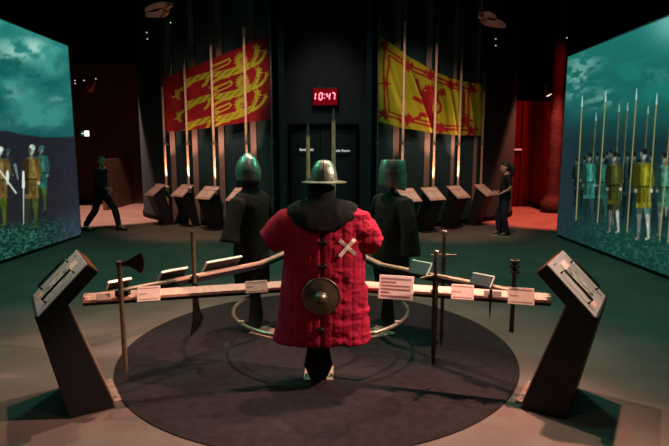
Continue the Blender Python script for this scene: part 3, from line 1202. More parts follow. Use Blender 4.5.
def make_rail(pts, label, tilt=.0):
    t = thing('exhibit_rail', label, 'rail', (0, 0, 0), 0, 'rails between the consoles')
    for key, (w, h, z, m, nm) in dict(a=(.058, .022, RZ - .011, M['rail'], 'rail_top'), b=(.03, .045, RZ - .045, M['raildark'], 'rail_web')).items():
        mb = MB()
        q = [p + Vector((0, 0, z)) for p in pts]
        rs = []
        for i, p in enumerate(q):
            d = (q[min(i + 1, 2)] - q[max(i - 1, 0)]).normalized()
            s = Vector((-d.y, d.x, 0)) * w / 2
            u = Vector((0, 0, h / 2))
            k = Vector((0, 0, tilt if nm == 'rail_top' else 0))
            rs.append([p - s - u - k, p + s - u + k, p + s + u + k, p - s + u - k])
        mb.rings(rs)
        mb.build(nm, m, t, bevel=.003)
    return t


rail_f = make_rail(rail_pts(210, -90, -30), 'long pinkish wooden rail passing behind the red coat between the two consoles', .02)
rail_l = make_rail(rail_pts(210, 150, 90), 'pinkish wooden rail running back past the mail coat with the pointed helmet')
rail_r = make_rail(rail_pts(-30, 30, 90), 'pinkish wooden rail running back past the mail coat with the flat-topped helm')


def rail_point(pts, px):
    """where the rail top is seen at column px"""
    best = None
    for a, b in zip(pts[:-1], pts[1:]):
        for k in range(201):
            q = a.lerp(b, k / 200) + Vector((0, 0, RZ))
            x, y = proj(q)
            if best is None or abs(x - px) < best[0]:
                d = (b - a).normalized()
                best = (abs(x - px), q, d)
    return best[1], best[2]


def label_plate(rail, pts, px0, px1, hgt, m, tilt, outward, lines=4, lift=.0, frame=None):
    """plate standing along a rail; outward +1/-1 chooses the side it faces"""
    a, d = rail_point(pts, (px0 + px1) / 2)
    w = abs((px1 - px0) / F * (a.y * cT - (a.z - CAMZ) * sT)) / max(.35, abs(d.x))
    s = Vector((d.y, -d.x, 0)) * outward
    up = Vector((0, 0, 1))
    e = s * -math.cos(R(tilt)) + up * math.sin(R(tilt))           # up along the plate
    nn = s * math.sin(R(tilt)) + up * math.cos(R(tilt))
    c = a + s * .035 + up * lift
    f = lambda x, y, k: c + d * x + e * y + nn * k
    hx = lambda x0, x1, y0, y1, k0, k1: [f(x, y, k) for k in (k0, k1) for x, y in ((x0, y0), (x1, y0), (x1, y1), (x0, y1))]
    o = MB().hexa(hx(-w / 2, w / 2, -hgt / 2, hgt / 2, -.006, .006)).build('label_plate', m, rail, bevel=.002)
    if frame:
        mb = MB()
        mb.hexa(hx(-w / 2 - .004, w / 2 + .004, hgt / 2 - .006, hgt / 2 + .004, -.012, .008))
        mb.hexa(hx(-w / 2 - .008, -w / 2, -hgt / 2, hgt / 2, -.012, .008))
        mb.build('lit_plate_edge', frame, o)  # bright strips put in for the light caught on the plate edges
    if lines:
        mb = MB()
        for i in range(lines):
            y = hgt * (.36 - .72 * i / max(1, lines - 1))
            x1 = w * (.42 if i % 3 != 1 else random.uniform(-.2, .1))
            mb.hexa(hx(-w * .43, x1, y - hgt * .025, y + hgt * .025, .0062, .0072))
        mb.build('printed_text', M['text'], o)
    return o


pf, pl_, pr_ = rail_pts(210, -90, -30), rail_pts(210, 150, 90), rail_pts(-30, 30, 90)
label_plate(rail_f, pf, 139, 160, .12, M['plate'], 55, 1, 3)
label_plate(rail_f, pf, 246, 267, .10, M['plate'], 60, 1, 3)
label_plate(rail_f, pf, 380, 413, .19, M['platewhite'], 70, 1, 6)
label_plate(rail_f, pf, 452, 473, .12, M['plate'], 60, 1, 3)
label_plate(rail_f, pf, 484, 500, .05, M['plate'], 70, 1, 0)
label_plate(rail_f, pf, 508, 532, .13, M['plate'], 60, 1, 3)
label_plate(rail_f, pf, 98, 110, .05, M['plate'], 70, 1, 0)
for px0, px1, hg in ((113, 128, .1), (166, 185, .11), (210, 238, .15)):
    label_plate(rail_l, pl_, px0, px1, hg, M['platedark'], 50, -1, 0, .035, M['edge'])
for px0, px1, hg in ((476, 492, .1), (414, 430, .13)):
    label_plate(rail_r, pr_, px0, px1, hg, M['platedark'], 50, -1, 0, .035, M['edge'])


# ---- stands
def make_stand(ang, height, shoulder, label, shz, headform=None):
    p = around(ang, .82)
    t = thing('armour_stand', label, 'stand', p, R(ang + 90))   # local -y = outwards
    MB().box((0, 0, height / 2), (.035, .035, height)).build('post', M['stand'], t, bevel=.004)
    m = MB()
    m.prism([(-.05, .5), (-.115, .14), (-.06, .016), (.06, .016), (.115, .14), (.05, .5)], (0, .035, 0), (1, 0, 0), (0, 0, 1), (0, 1, 0), .012)
    m.build('brace_plate', M['stand'], t)
    fp = MB().hexa([(-.12, .03, .008), (.12, .03, .008), (.12, .3, .008), (-.12, .3, .008), (-.12, .03, .02), (.12, .03, .02), (.12, .3, .02), (-.12, .3, .02)]).build('foot_plate', M['foot'], t)
    for x in (-.1, .1):
        MB().lathe([(.013, 0), (.013, .016), (.006, .022)], 8, (x, .1, .02)).build('bolt', M['bolt'], fp)
    MB().beam((0, 0, RZ - .05), (0, .2, RZ - .05), .03, .05).build('rail_arm', M['stand'], t)
    MB().tube([(-shoulder, 0, shz), (0, 0, shz + .03), (shoulder, 0, shz)], .02, 8).build('shoulder_bar', M['stand'], t, 60)
    if headform:
        MB().ball((0, 0, headform), .1, 12, .95, .95, 1.2).build('head_form', M['stand'], t, 180)
    return t


TY = 3.92
HZ = at(322, 181, TY).z            # brim height
make_stand(-90, HZ + .02, .2, 'black post stand with splayed foot carrying the red coat', 1.36, at(322, 190, TY).z)
make_stand(150, 1.6, .15, 'black post stand carrying the mail coat with the pointed helmet', 1.36, 1.56)
make_stand(30, 1.58, .15, 'black post stand carrying the mail coat with the flat-topped helm', 1.33, None)


# ---- coats
def super_ring(cx, cy, z, a, b, n=48, e=2.3, zf=None):
    out = []
    for j in range(n):
        t = 2 * math.pi * j / n
        ct, st = math.cos(t), math.sin(t)
        out.append(Vector((cx + a * math.copysign(abs(ct) ** (2 / e), ct), cy + b * math.copysign(abs(st) ** (2 / e), st), z + (zf(ct, st) if zf else 0))))
    return out


def garment(name, m, parent, prof, sleeves, voxel=.012, deform=None, smooth_it=4):
    mb = MB()
    mb.rings([super_ring(cx, 0, z, a, b) for (z, a, b, cx) in prof])
    for path in sleeves:
        rs = []
        for i, (x, y, z, rw, rd) in enumerate(path):
            q0, q1 = path[max(0, i - 1)], path[min(len(path) - 1, i + 1)]
            d = (Vector(q1[:3]) - Vector(q0[:3])).normalized()
            s = Vector((0, 1, 0))
            u = d.cross(s).normalized()
            rs.append([Vector((x, y, z)) + u * rw * math.cos(2 * math.pi * j / 28) + s * rd * math.sin(2 * math.pi * j / 28) for j in range(28)])
        mb.rings(rs)
    o = mb.build(name, m, None)
    r = o.modifiers.new('remesh', 'REMESH')
    r.mode = 'VOXEL'
    r.voxel_size = voxel
    s = o.modifiers.new('smooth', 'SMOOTH')
    s.iterations = smooth_it
    s.factor = .5
    evaluate(o)
    me = o.data
    n_ = len(me.vertices)
    co = np.empty(n_ * 3)
    no = np.empty(n_ * 3)
    me.vertices.foreach_get('co', co)
    me.vertices.foreach_get('normal', no)
    co, no = co.reshape(-1, 3), no.reshape(-1, 3)
    if deform is not None:
        co = co + no * deform(co, no)[:, None]
        me.vertices.foreach_set('co', co.ravel())
    me.materials.clear()
    me.materials.append(m)
    me.polygons.foreach_set('use_smooth', [True] * len(me.polygons))
    me.update()
    o.parent = parent
    return o


# red quilted coat (local axes: x right, -y towards the viewer)
sx_ = lambda px: at(px, 260, TY).x
CX = sx_(322)
zz = lambda py: at(322, py, TY).z
half = lambda x0, x1: (at(x1, 260, TY).x - at(x0, 260, TY).x) / 2
cen = lambda x0, x1: (at(x1, 260, TY).x + at(x0, 260, TY).x) / 2 - CX
prof = []
for py, x0, x1, b in ((339, 272, 372, .20), (336, 272, 372, .205), (320, 276, 369.5, .20), (295, 279, 368, .185), (270, 282, 366, .17), (250, 284.5, 364, .165), (235, 285, 363, .16), (220, 286, 362, .15), (211, 288, 360, .13), (206, 291, 357, .105), (202.5, 298, 349, .08), (200, 309, 338, .06)):
    prof.append((zz(py), half(x0, x1), b, cen(x0, x1)))


def sleeve(pts):
    out = []
    for (px, py, rw, rd) in pts:
        q = at(px, py, TY)
        out.append((q.x - CX, 0, q.z, rw, rd))
    return out


SL = sleeve([(300, 222, .13, .10), (290, 226.5, .15, .11), (280, 233, .135, .11), (273, 238.5, .114, .105), (267.5, 242.5, .102, .10)])
SR = sleeve([(346, 222, .13, .10), (355, 226.5, .15, .11), (364, 234, .135, .11), (371, 240.5, .106, .105), (378, 245.5, .084, .10)])
coat_t = thing('padded_coat', 'short-sleeved red quilted coat with a white cross, hung on the front stand', 'coat', (CX, TY, 0))


def quilt(co, no):
    x, y, z = co.T
    side = np.abs(no[:, 0])
    lane = np.where(np.abs(no[:, 1]) > .3, x, y)
    d = -.0045 * np.exp(-((np.mod(lane + .03, .075) - .0375) / .008) ** 2)
    nz = fbm(x * 9 + 20, z * 7 + 20, 4) - .5
    d = d + .010 * nz
    # crumpled quilting on the viewer's right half
    k = np.clip((x - .02) / .08, 0, 1) * (no[:, 1] < .3)
    d = d + k * .034 * (fbm(x * 13 + 5, z * 24 + 3, 3) - .5)
    # front slit
    d = d - .03 * np.exp(-(x / .008) ** 2) * (no[:, 1] < 0) * (z < 1.3)
    return d


coat = garment('coat_cloth', M['coat'], coat_t, prof, [SL, SR], .009, quilt, 2)
bvh = BVHTree.FromPolygons([v.co.copy() for v in coat.data.vertices], [tuple(p.vertices) for p in coat.data.polygons])


def front(x, z, off=.004):
    h = bvh.ray_cast(Vector((x, -2, z)), Vector((0, 1, 0)))
    return (h[0] + Vector((0, -off, 0))) if h[0] is not None else Vector((x, -.2, z))


def strip_on(px0, py0, px1, py1, wd, name, m, parent, th=.006):
    """cloth strip lying on the front of the coat"""
    a, b = at(px0, py0, TY - .17), at(px1, py1, TY - .17)
    a, b = Vector((a.x - CX, 0, a.z)), Vector((b.x - CX, 0, b.z))
    d = (b - a).normalized()
    s = Vector((-d.z, 0, d.x)) * wd / 2
    rs = []
    for k in range(9):
        c = a.lerp(b, k / 8)
        l, r_, mid = front((c + s).x, (c + s).z, 0), front((c - s).x, (c - s).z, 0), front(c.x, c.z, 0)
        y = min(l.y, r_.y, mid.y)
        rs.append([Vector(((c + s).x, y - th, (c + s).z)), Vector(((c - s).x, y - th, (c - s).z)), Vector(((c - s).x, y + .01, (c - s).z)), Vector(((c + s).x, y + .01, (c + s).z))])
    return MB().rings(rs).build(name, m, parent)


strip_on(339.5, 240.5, 356, 256, .028, 'cross_band', M['saltire'], coat_t)
strip_on(355, 240, 339.5, 256.5, .028, 'cross_band', M['saltire'], coat_t, .012)
for px, py in ((323, 243), (323, 266.5), (320.5, 329)):
    q = at(px, py, TY - .17)
    f0 = front(q.x - CX, q.z, .008)
    m = MB()
    m.tube([f0 + Vector((.02 * math.cos(k * .7), -.004, .02 * math.sin(k * .7))) for k in range(9)], .007, 8, close=True)
    m.tube([f0 + Vector((-.04, -.006, .004)), f0 + Vector((.035, -.01, -.004))], .008, 8)
    m.build('toggle', M['buckle'], coat_t, 60)

# mail collar over the shoulders
mc = thing('mail_collar', 'dark ring mail collar draped over the shoulders of the red coat', 'mail collar', (CX, TY, 0))
rs = []
zt0 = zz(186)
for i in range(15):
    t = i / 14
    ring = []
    for j in range(72):
        a = 2 * math.pi * j / 72
        ca, sa = math.cos(a), math.sin(a)
        fr = max(0, -sa)
        if t < .3:
            k = t / .3
            x, y, z = (.098 + .012 * k) * ca, (.092 + .01 * k) * sa, zt0 + (zz(200) - zt0) * k
        else:
            k = (t - .3) / .7
            x = (.11 + (.262 - .11) * (k ** .8)) * ca
            z_edge = zz(207.5) * (1 - fr ** 1.3) + zz(229.5) * fr ** 1.3
            if sa > 0:
                z_edge = zz(207.5) * (1 - sa) + zz(225) * sa
            z = zz(200) + (z_edge - zz(200)) * k ** (1.25)
            bb = .102 + (.172 - .102) * (k ** .7)
            y = bb * sa
            rag = .006 * math.sin(j * 2.6) if i == 14 else 0
            z += rag
        ring.append(Vector((x, y, z)))
    rs.append(ring)
mb = MB().rings(rs, cap=False)
mco = mb.build('mail_mesh', M['mail'], mc, 180)
# keep it outside the coat
for v in mco.data.vertices:
    h = bvh.find_nearest(v.co)
    if h[0] is not None:
        dd = (v.co - h[0]).dot(h[1])
        if dd < .012:
            v.co = v.co + h[1] * (.012 - dd)
so = mco.modifiers.new('solidify', 'SOLIDIFY')
so.thickness = .006

# kettle hat
kh = thing('kettle_hat', 'brown steel kettle hat with a wide flat brim above the red coat', 'helmet', (at(324, 181, TY).x, TY, HZ))
dm_r = (at(337.5, 175, TY).x - at(310.7, 175, TY).x) / 2
br_r = (at(346.7, 182, TY).x - at(301.2, 182, TY).x) / 2
dt = at(324, 159.8, TY).z - HZ
prof = [(dm_r * .99, .0)]
for i in range(1, 13):
    a = i / 12 * math.pi / 2
    prof.append((dm_r * (math.cos(a) ** .7) * (1 - .02 * i / 12) + .0005, dt * math.sin(a)))
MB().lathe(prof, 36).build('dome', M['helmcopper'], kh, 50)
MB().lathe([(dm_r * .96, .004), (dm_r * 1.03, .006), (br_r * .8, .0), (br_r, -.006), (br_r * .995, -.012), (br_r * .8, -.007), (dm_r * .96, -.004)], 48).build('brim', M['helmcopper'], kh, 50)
m = MB()
m.tube([(0, -dm_r * math.cos(a) ** .7 - .001, dt * math.sin(a)) for a in [i / 10 * math.pi / 2 for i in range(11)]], .005, 6)
m.build('comb_ridge', M['darksteel'], kh, 60)
m = MB()
for k in range(14):
    a = 2 * math.pi * k / 14
    m.ball((dm_r * 1.0 * math.cos(a), dm_r * 1.0 * math.sin(a), .014), .006, 6)
m.build('rivet', M['darksteel'], kh, 60)

# buckler
q = at(321, 297, TY - .2)
fy = front(q.x - CX, q.z, 0).y
bk = thing('buckler', 'small round domed steel buckler hanging at the waist of the red coat', 'shield', (q.x, TY + fy - .03, q.z))
br = 19.3 / F * ((TY - .25) * cT - (q.z - CAMZ) * sT)
rot = Matrix.Rotation(math.pi / 2, 3, 'X')
MB().lathe([(br * .97, -.012), (br, -.006), (br * .985, .004), (br * .9, .006), (br * .6, .022), (br * .42, .03), (br * .3, .032)], 40, (0, 0, 0), rot).build('shield_plate', M['bucklerplate'], bk, 50)
MB().lathe([(br * .4, .028)] + [(br * .36 * math.cos(a), .03 + .06 * math.sin(a)) for a in [i / 8 * math.pi / 2 for i in range(9)]], 28, (0, 0, 0), rot).build('boss', M['steel'], bk, 50)
MB().tube([(br * .985 * math.cos(2 * math.pi * k / 48), -.0, br * .985 * math.sin(2 * math.pi * k / 48)) for k in range(48)], .007, 8, close=True).build('rim', M['steel'], bk, 180)
MB().box((0, .02, 0), (.16, .02, .03)).build('grip_strap', M['grip'], bk)


# mail coats on the rear stands
def mail_coat(ang, name, label, m, prof, sleeves, dz=0, seed=0):
    t = thing(name, label, 'mail coat', around(ang, .82), R(ang + 90))

    def rag(co, no):
        x, y, z = co.T
        return .03 * (fbm(x * 6 + seed, z * 4 + y * 5 + seed, 4) - .5) + .010 * np.sin(np.arctan2(y, x) * 9 + seed) * np.clip((1.0 - z) / .5, 0, 1)
    garment('mail_cloth', m, t, prof, sleeves, .012, rag, 4)
    return t


profL = [(.44, .16, .14, 0), (.5, .17, .15, 0), (.7, .195, .165, 0), (.85, .19, .17, 0), (1.05, .18, .165, 0), (1.2, .185, .16, 0), (1.32, .2, .15, 0), (1.40, .205, .12, 0), (1.435, .19, .09, 0), (1.455, .12, .075, 0), (1.50, .075, .07, 0), (1.56, .07, .07, 0)]
slv = lambda sd, end, out: [(sd * .13, 0, 1.35, .08, .09), (sd * .2, 0, 1.34, .085, .09), (sd * .255, 0, 1.22, .07, .085), (sd * (.275 + out), 0, 1.08, .068, .09), (sd * (.285 + out * 1.6), 0, end, .08, .11)]
mail_coat(150, 'mail_coat', 'brown ring mail coat with sleeves under the pointed helmet', M['mailbrown'], profL, [slv(-1, 1.0, .02), slv(1, .98, .03)], 0, 2)
profR = [(.42, .16, .14, 0), (.5, .17, .15, 0), (.7, .2, .16, 0), (.85, .195, .165, 0), (1.05, .185, .16, 0), (1.2, .19, .155, 0), (1.31, .205, .145, 0), (1.375, .21, .11, 0), (1.40, .19, .085, 0), (1.412, .1, .06, 0), (1.43, .05, .05, 0)]
mail_coat(30, 'mail_coat', 'greenish long-sleeved mail coat under the flat-topped helm', M['mailgreen'], profR, [slv(-1, .84, .015), slv(1, .86, .015)], 0, 8)

# pointed helmet
pL = around(150, .82)
ph = thing('pointed_helmet', 'tall pointed steel helmet above the brown mail coat', 'helmet', (pL.x - .02, pL.y, at(247, 181, pL.y).z), R(240))
r0 = 12.3 / F * pL.y
hh = at(247, 152.5, pL.y).z - at(247, 181, pL.y).z
prof = [(r0 * .94, 0), (r0 * 1.0, hh * .2), (r0 * 1.0, hh * .36), (r0 * .93, hh * .52), (r0 * .8, hh * .68), (r0 * .58, hh * .83), (r0 * .3, hh * .945), (.004, hh)]
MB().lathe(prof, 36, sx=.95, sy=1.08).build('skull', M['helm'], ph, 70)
MB().lathe([(r0 * .95, -.012), (r0 * .985, -.012), (r0 * .99, .012), (r0 * .95, .012)], 36, sx=.95, sy=1.08).build('rim_band', M['darksteel'], ph, 50)
MB().hexa([(-.014, -r0 * 1.07, -.07), (.014, -r0 * 1.07, -.07), (.012, -r0 * 1.03, -.07), (-.012, -r0 * 1.03, -.07), (-.016, -r0 * 1.08, .03), (.016, -r0 * 1.08, .03), (.014, -r0 * 1.02, .03), (-.014, -r0 * 1.02, .03)]).build('nose_guard', M['darksteel'], ph)
MB().tube([(0, -r0 * 1.08 * a - .001, z) for a, z in ((1.0, hh * .2), (1.0, hh * .36), (.93, hh * .52), (.8, hh * .68), (.58, hh * .83), (.3, hh * .945))], .005, 6).build('crest_ridge', M['darksteel'], ph, 60)

# great helm
pR = around(30, .82)
zb = at(393, 188, pR.y).z
gh = thing('great_helm', 'flat-topped cylindrical steel great helm above the greenish mail coat', 'helmet', (pR.x, pR.y, zb), R(120))
r1 = 13.6 / F * pR.y
ht = at(392, 160, pR.y).z - zb
rs = []
for zf, rf in ((0, .97), (.12, 1.0), (.36, 1.03), (.62, .98), (.8, .94), (.97, .87), (1.0, .84)):
    zfun = (lambda ct, st: -.035 * st if False else (.03 * st)) if zf < .15 else None
    rs.append(super_ring(0, 0, zf * ht, r1 * rf * .93, r1 * rf * 1.06, 40, 2.0, zfun))
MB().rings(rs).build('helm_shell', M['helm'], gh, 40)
m = MB()
m.tube([(r1 * .97 * math.cos(2 * math.pi * k / 40), r1 * 1.1 * math.sin(2 * math.pi * k / 40), ht * .6) for k in range(40)], .004, 6, close=True)
m.build('plate_seam', M['darksteel'], gh, 180)
for sd in (-1, 1):
    MB().box((sd * .05, -r1 * 1.05, ht * .66), (.075, .012, .012)).build('eye_slit', M['buckle'], gh)
MB().box((0, -r1 * 1.08, ht * .45), (.016, .01, ht * .8)).build('face_rib', M['darksteel'], gh)


# ---- weapons held on the rails
def along(rail_pts_, px, off):
    """point in front of (off<0) or behind (off>0) a rail at column px"""
    q, d = rail_point(rail_pts_, px)
    return q + Vector((0, off, 0))


def zat(px, py, Y):
    return at(px, py, Y).z


# axe
q = along(pf, 121, -.05)
ax = thing('battle_axe', 'long-hafted axe with a flared dark blade clamped upright beside a console', 'axe', (at(121.5, 300, q.y).x, q.y, 0))
zt, zb = zat(121, 261.5, q.y), zat(121, 371, q.y)
sc = q.y * cT / F * 1.03
MB().tube([(0, 0, zb), (0, 0, zb + .3), (0, 0, zt - .1), (0, 0, zt)], [.019, .018, .018, .02], 10).build('haft', M['haft'], ax, 60)
z0 = zat(121, 264, q.y)
poly = [(-3, 2.5), (3.5, 2.3), (10, 4.6), (16, 8.6), (22.8, 11.6), (25, 5), (25.2, -1), (24, -6), (21, -10), (15, -5), (9, -2.4), (3.5, -2.0), (-3, -2.5)]
MB().prism([(x * sc, y * sc) for x, y in poly], (0, 0, z0), (1, 0, 0), (0, 0, 1), (0, 1, 0), .016).build('axe_head', M['darksteel'], ax, bevel=.003)
m = MB()
m.box((0, .03, RZ + .02), (.1, .05, .035))
m.build('rail_clamp', M['stand'], ax)

# falchion hung point down on the back left rail
q = along(pl_, 194, -.05)
fa = thing('falchion', 'broad dark blade hung point down from the rail before the pointed-helmet coat', 'weapon', (at(194.5, 285, q.y).x, q.y, 0))
sc = q.y * cT / F * 1.03
zr_ = lambda py: zat(194, py, q.y)
MB().tube([(0, 0, zr_(283)), (0, 0, zr_(255)), (0, 0, zr_(231))], [.019, .018, .02], 10).build('haft', M['haft'], fa, 60)
poly = [(-2.6, 282), (2.6, 282), (3.2, 296), (4.6, 308), (8.4, 317), (6.2, 323), (1.5, 329), (-6.6, 336.5), (-4.2, 324), (-2.6, 308)]
MB().prism([(x * sc, zr_(y)) for x, y in poly][::-1], (0, 0, 0), (1, 0, 0), (0, 0, 1), (0, 1, 0), .012).build('blade', M['darksteel'], fa, bevel=.003)


MB().beam((0, .05, RZ - .012), (0, 0, RZ - .012), .05, .02).build('rail_clamp', M['stand'], fa)


def sword(pts, px, off, ptop, pgrip, ptip, bw, gw, curve, label, mblade):
    q = along(pts, px, off)
    t = thing('sword', label, 'sword', (at(px, pgrip, q.y).x, q.y, 0))
    Z = lambda py: zat(px, py, q.y)
    sc = q.y * cT / F * 1.03
    MB().ball((0, 0, Z(ptop)), 3.0 * sc, 10, 1, .6, 1).build('pommel', M['steel'], t, 180)
    MB().tube([(0, 0, Z(pgrip)), (0, 0, (Z(pgrip) + Z(ptop)) / 2), (0, 0, Z(ptop + 2))], [.014, .017, .012], 10).build('grip', M['grip'], t, 60)
    g = [(-gw * sc, 0, Z(pgrip) - curve * sc), (-gw * .5 * sc, 0, Z(pgrip) - curve * .3 * sc), (0, 0, Z(pgrip)), (gw * .5 * sc, 0, Z(pgrip) - curve * .3 * sc), (gw * sc, 0, Z(pgrip) - curve * sc)]
    MB().tube(g, [.008, .009, .012, .009, .008], 8).build('crossguard', M['steel'], t, 60)
    w = bw * sc / 2
    zb, zt = Z(ptip), Z(pgrip)
    rs = []
    for z, k in ((zt, 1), (zt - .3, .96), (zb + .12, .8), (zb + .05, .55), (zb, .04)):
        rs.append([(-w * k, 0, z), (0, -.006, z), (w * k, 0, z), (0, .006, z)])
    MB().rings(rs).build('blade', mblade, t)
    MB().beam((0, -off * .9, RZ - .012), (0, 0, RZ - .012), .05, .02).build('rail_clamp', M['stand'], t)
    return t


sword(pf, 435.6, -.05, 253, 275.5, 367, 6.0, 15, 3, 'sword with round pommel and drooping guard, hung before the nearer rail', M['darksteel'])
sword(pr_, 443.8, .05, 233, 255, 348, 4.0, 13, 0, 'slim sword with a straight pale guard, hung behind the other sword', M['darksteel'])

# mace
q = along(pf, 512.5, .06)
mcx = thing('flanged_mace', 'dark mace with a knobbed head standing upright behind the rail', 'mace', (at(513, 300, q.y).x, q.y, 0))
Z = lambda py: zat(513, py, q.y)
sc = q.y * cT / F * 1.03
MB().tube([(0, 0, Z(332)), (0, 0, Z(300)), (0, 0, Z(274))], [.018, .016, .016], 10).build('haft', M['darksteel'], mcx, 60)
m = MB()
m.tube([(0, 0, Z(275)), (0, 0, Z(266)), (0, 0, Z(258.5))], [.02, .024, .016], 10)
for lv in (272, 266, 261):
    for k in range(8):
        a = 2 * math.pi * k / 8
        m.ball((.028 * math.cos(a), .028 * math.sin(a), Z(lv)), .013, 6)
m.build('knobbed_head', M['darksteel'], mcx, 60)
MB().box((0, -.03, RZ - .01), (.06, .05, .03)).build('rail_clamp', M['stand'], mcx)

# dagger
q = along(pf, 490.5, -.06)
dg = thing('dagger', 'small dark dagger hanging point down below the rail near the mace', 'dagger', (at(490.5, 300, q.y).x, q.y, 0))
Z = lambda py: zat(490.5, py, q.y)
MB().rings([[(-.009, 0, Z(298)), (0, -.004, Z(298)), (.009, 0, Z(298)), (0, .004, Z(298))], [(-.007, 0, Z(310)), (0, -.003, Z(310)), (.007, 0, Z(310)), (0, .003, Z(310))], [(-.001, 0, Z(318)), (0, -.001, Z(318)), (.001, 0, Z(318)), (0, .001, Z(318))]]).build('blade', M['darksteel'], dg)
MB().tube([(0, 0, Z(298)), (0, 0, Z(289))], .011, 8).build('grip', M['grip'], dg, 60)
MB().beam((-.028, 0, Z(298)), (.028, 0, Z(298)), .012, .01).build('guard', M['steel'], dg)

MB().beam((0, .06, RZ - .012), (0, 0, RZ - .012), .03, .02).build('rail_clamp', M['stand'], dg)

# two lances rising behind the kettle hat
for px, top, Y, lab in ((308.3, 122, 6.05, 'shorter pale green-lit lance rising behind the kettle hat'), (333.6, 107, 5.95, 'taller pale green-lit lance rising behind the kettle hat')):
    t = thing('lance', lab, 'lance', (at(px, 180, Y).x, Y, 0), 0, 'lances behind the kettle hat')
    zt = zat(px, top, Y)
    MB().tube([(0, 0, .009), (0, 0, 1.2), (0, 0, zt - .15)], [.027, .026, .021], 10).build('shaft', M['lance'], t, 60)
    MB().tube([(0, 0, zt - .16), (0, 0, zt - .12), (0, 0, zt - .08), (0, 0, zt)], [.023, .015, .018, .002], 8).build('lance_head', M['poletip'], t, 50)


# ============================================================ people
def skinned(name, joints, edges, m, parent, sub=2):
    me = bpy.data.meshes.new(name)
    me.from_pydata([j[0] for j in joints], edges, [])
    o = bpy.data.objects.new(name, me)
    COL.objects.link(o)
    s = o.modifiers.new('skin', 'SKIN')
    for i, j in enumerate(joints):
        r = j[1]
        me.skin_vertices[0].data[i].radius = (r, r) if not isinstance(r, tuple) else r
    me.skin_vertices[0].data[0].use_root = True
    s.use_smooth_shade = True
    s.branch_smoothing = .3
    u = o.modifiers.new('sub', 'SUBSURF')
    u.levels = sub
    u.render_levels = sub
    evaluate(o)
    o.data.materials.clear()
    o.data.materials.append(m)
    o.data.polygons.foreach_set('use_smooth', [True] * len(o.data.polygons))
    o.parent = parent
    return o


def merge_into(o, mb):
    """join extra closed shapes into a body mesh"""
    bm = bmesh.new()
    bm.from_mesh(o.data)
    me2 = bpy.data.meshes.new('tmp')
    bmesh.ops.recalc_face_normals(mb.bm, faces=mb.bm.faces)
    mb.bm.to_mesh(me2)
    mb.bm.free()
    bm.from_mesh(me2)
    bm.to_mesh(o.data)
    bm.free()
    bpy.data.meshes.remove(me2)
    o.data.polygons.foreach_set('use_smooth', [True] * len(o.data.polygons))


def hand(mb, wrist, direction, palm_n, s=1.0, curl=.5):
    """palm, four fingers and a thumb"""
    d = Vector(direction).normalized()
    n = Vector(palm_n)
    n = (n - d * n.dot(d)).normalized()
    side = d.cross(n)
    w = Vector(wrist)
    mb.rings([[w + d * t * s + side * a * wd * s + n * b * .014 * s for a, b in ((-1, -.6), (-.6, -1), (.6, -1), (1, -.6), (1, .6), (.6, 1), (-.6, 1), (-1, .6))] for t, wd in ((-.01, .022), (.02, .03), (.06, .04), (.09, .04))])
    for k, L in enumerate((.062, .074, .07, .054)):
        b = w + (d * .085 + side * (.03 - .02 * k)) * s
        dd = d
        pts = [b - d * .02 * s]
        for j in range(4):
            pts.append(b.copy())
            b = b + dd * L / 3 * s
            dd = (dd + n * curl * .6).normalized()
        mb.tube(pts, [.0095 * s, .0095 * s, .009 * s, .0082 * s, .007 * s], 6)
    b = w + (d * .025 + side * .028) * s
    dd = (d + side * .9 + n * .4).normalized()
    pts = []
    for j in range(4):
        pts.append(b.copy())
        b = b + dd * .026 * s
        dd = (dd + d * .35).normalized()
    mb.tube(pts, [.013 * s, .012 * s, .0105 * s, .008 * s], 6)


BODY = {}


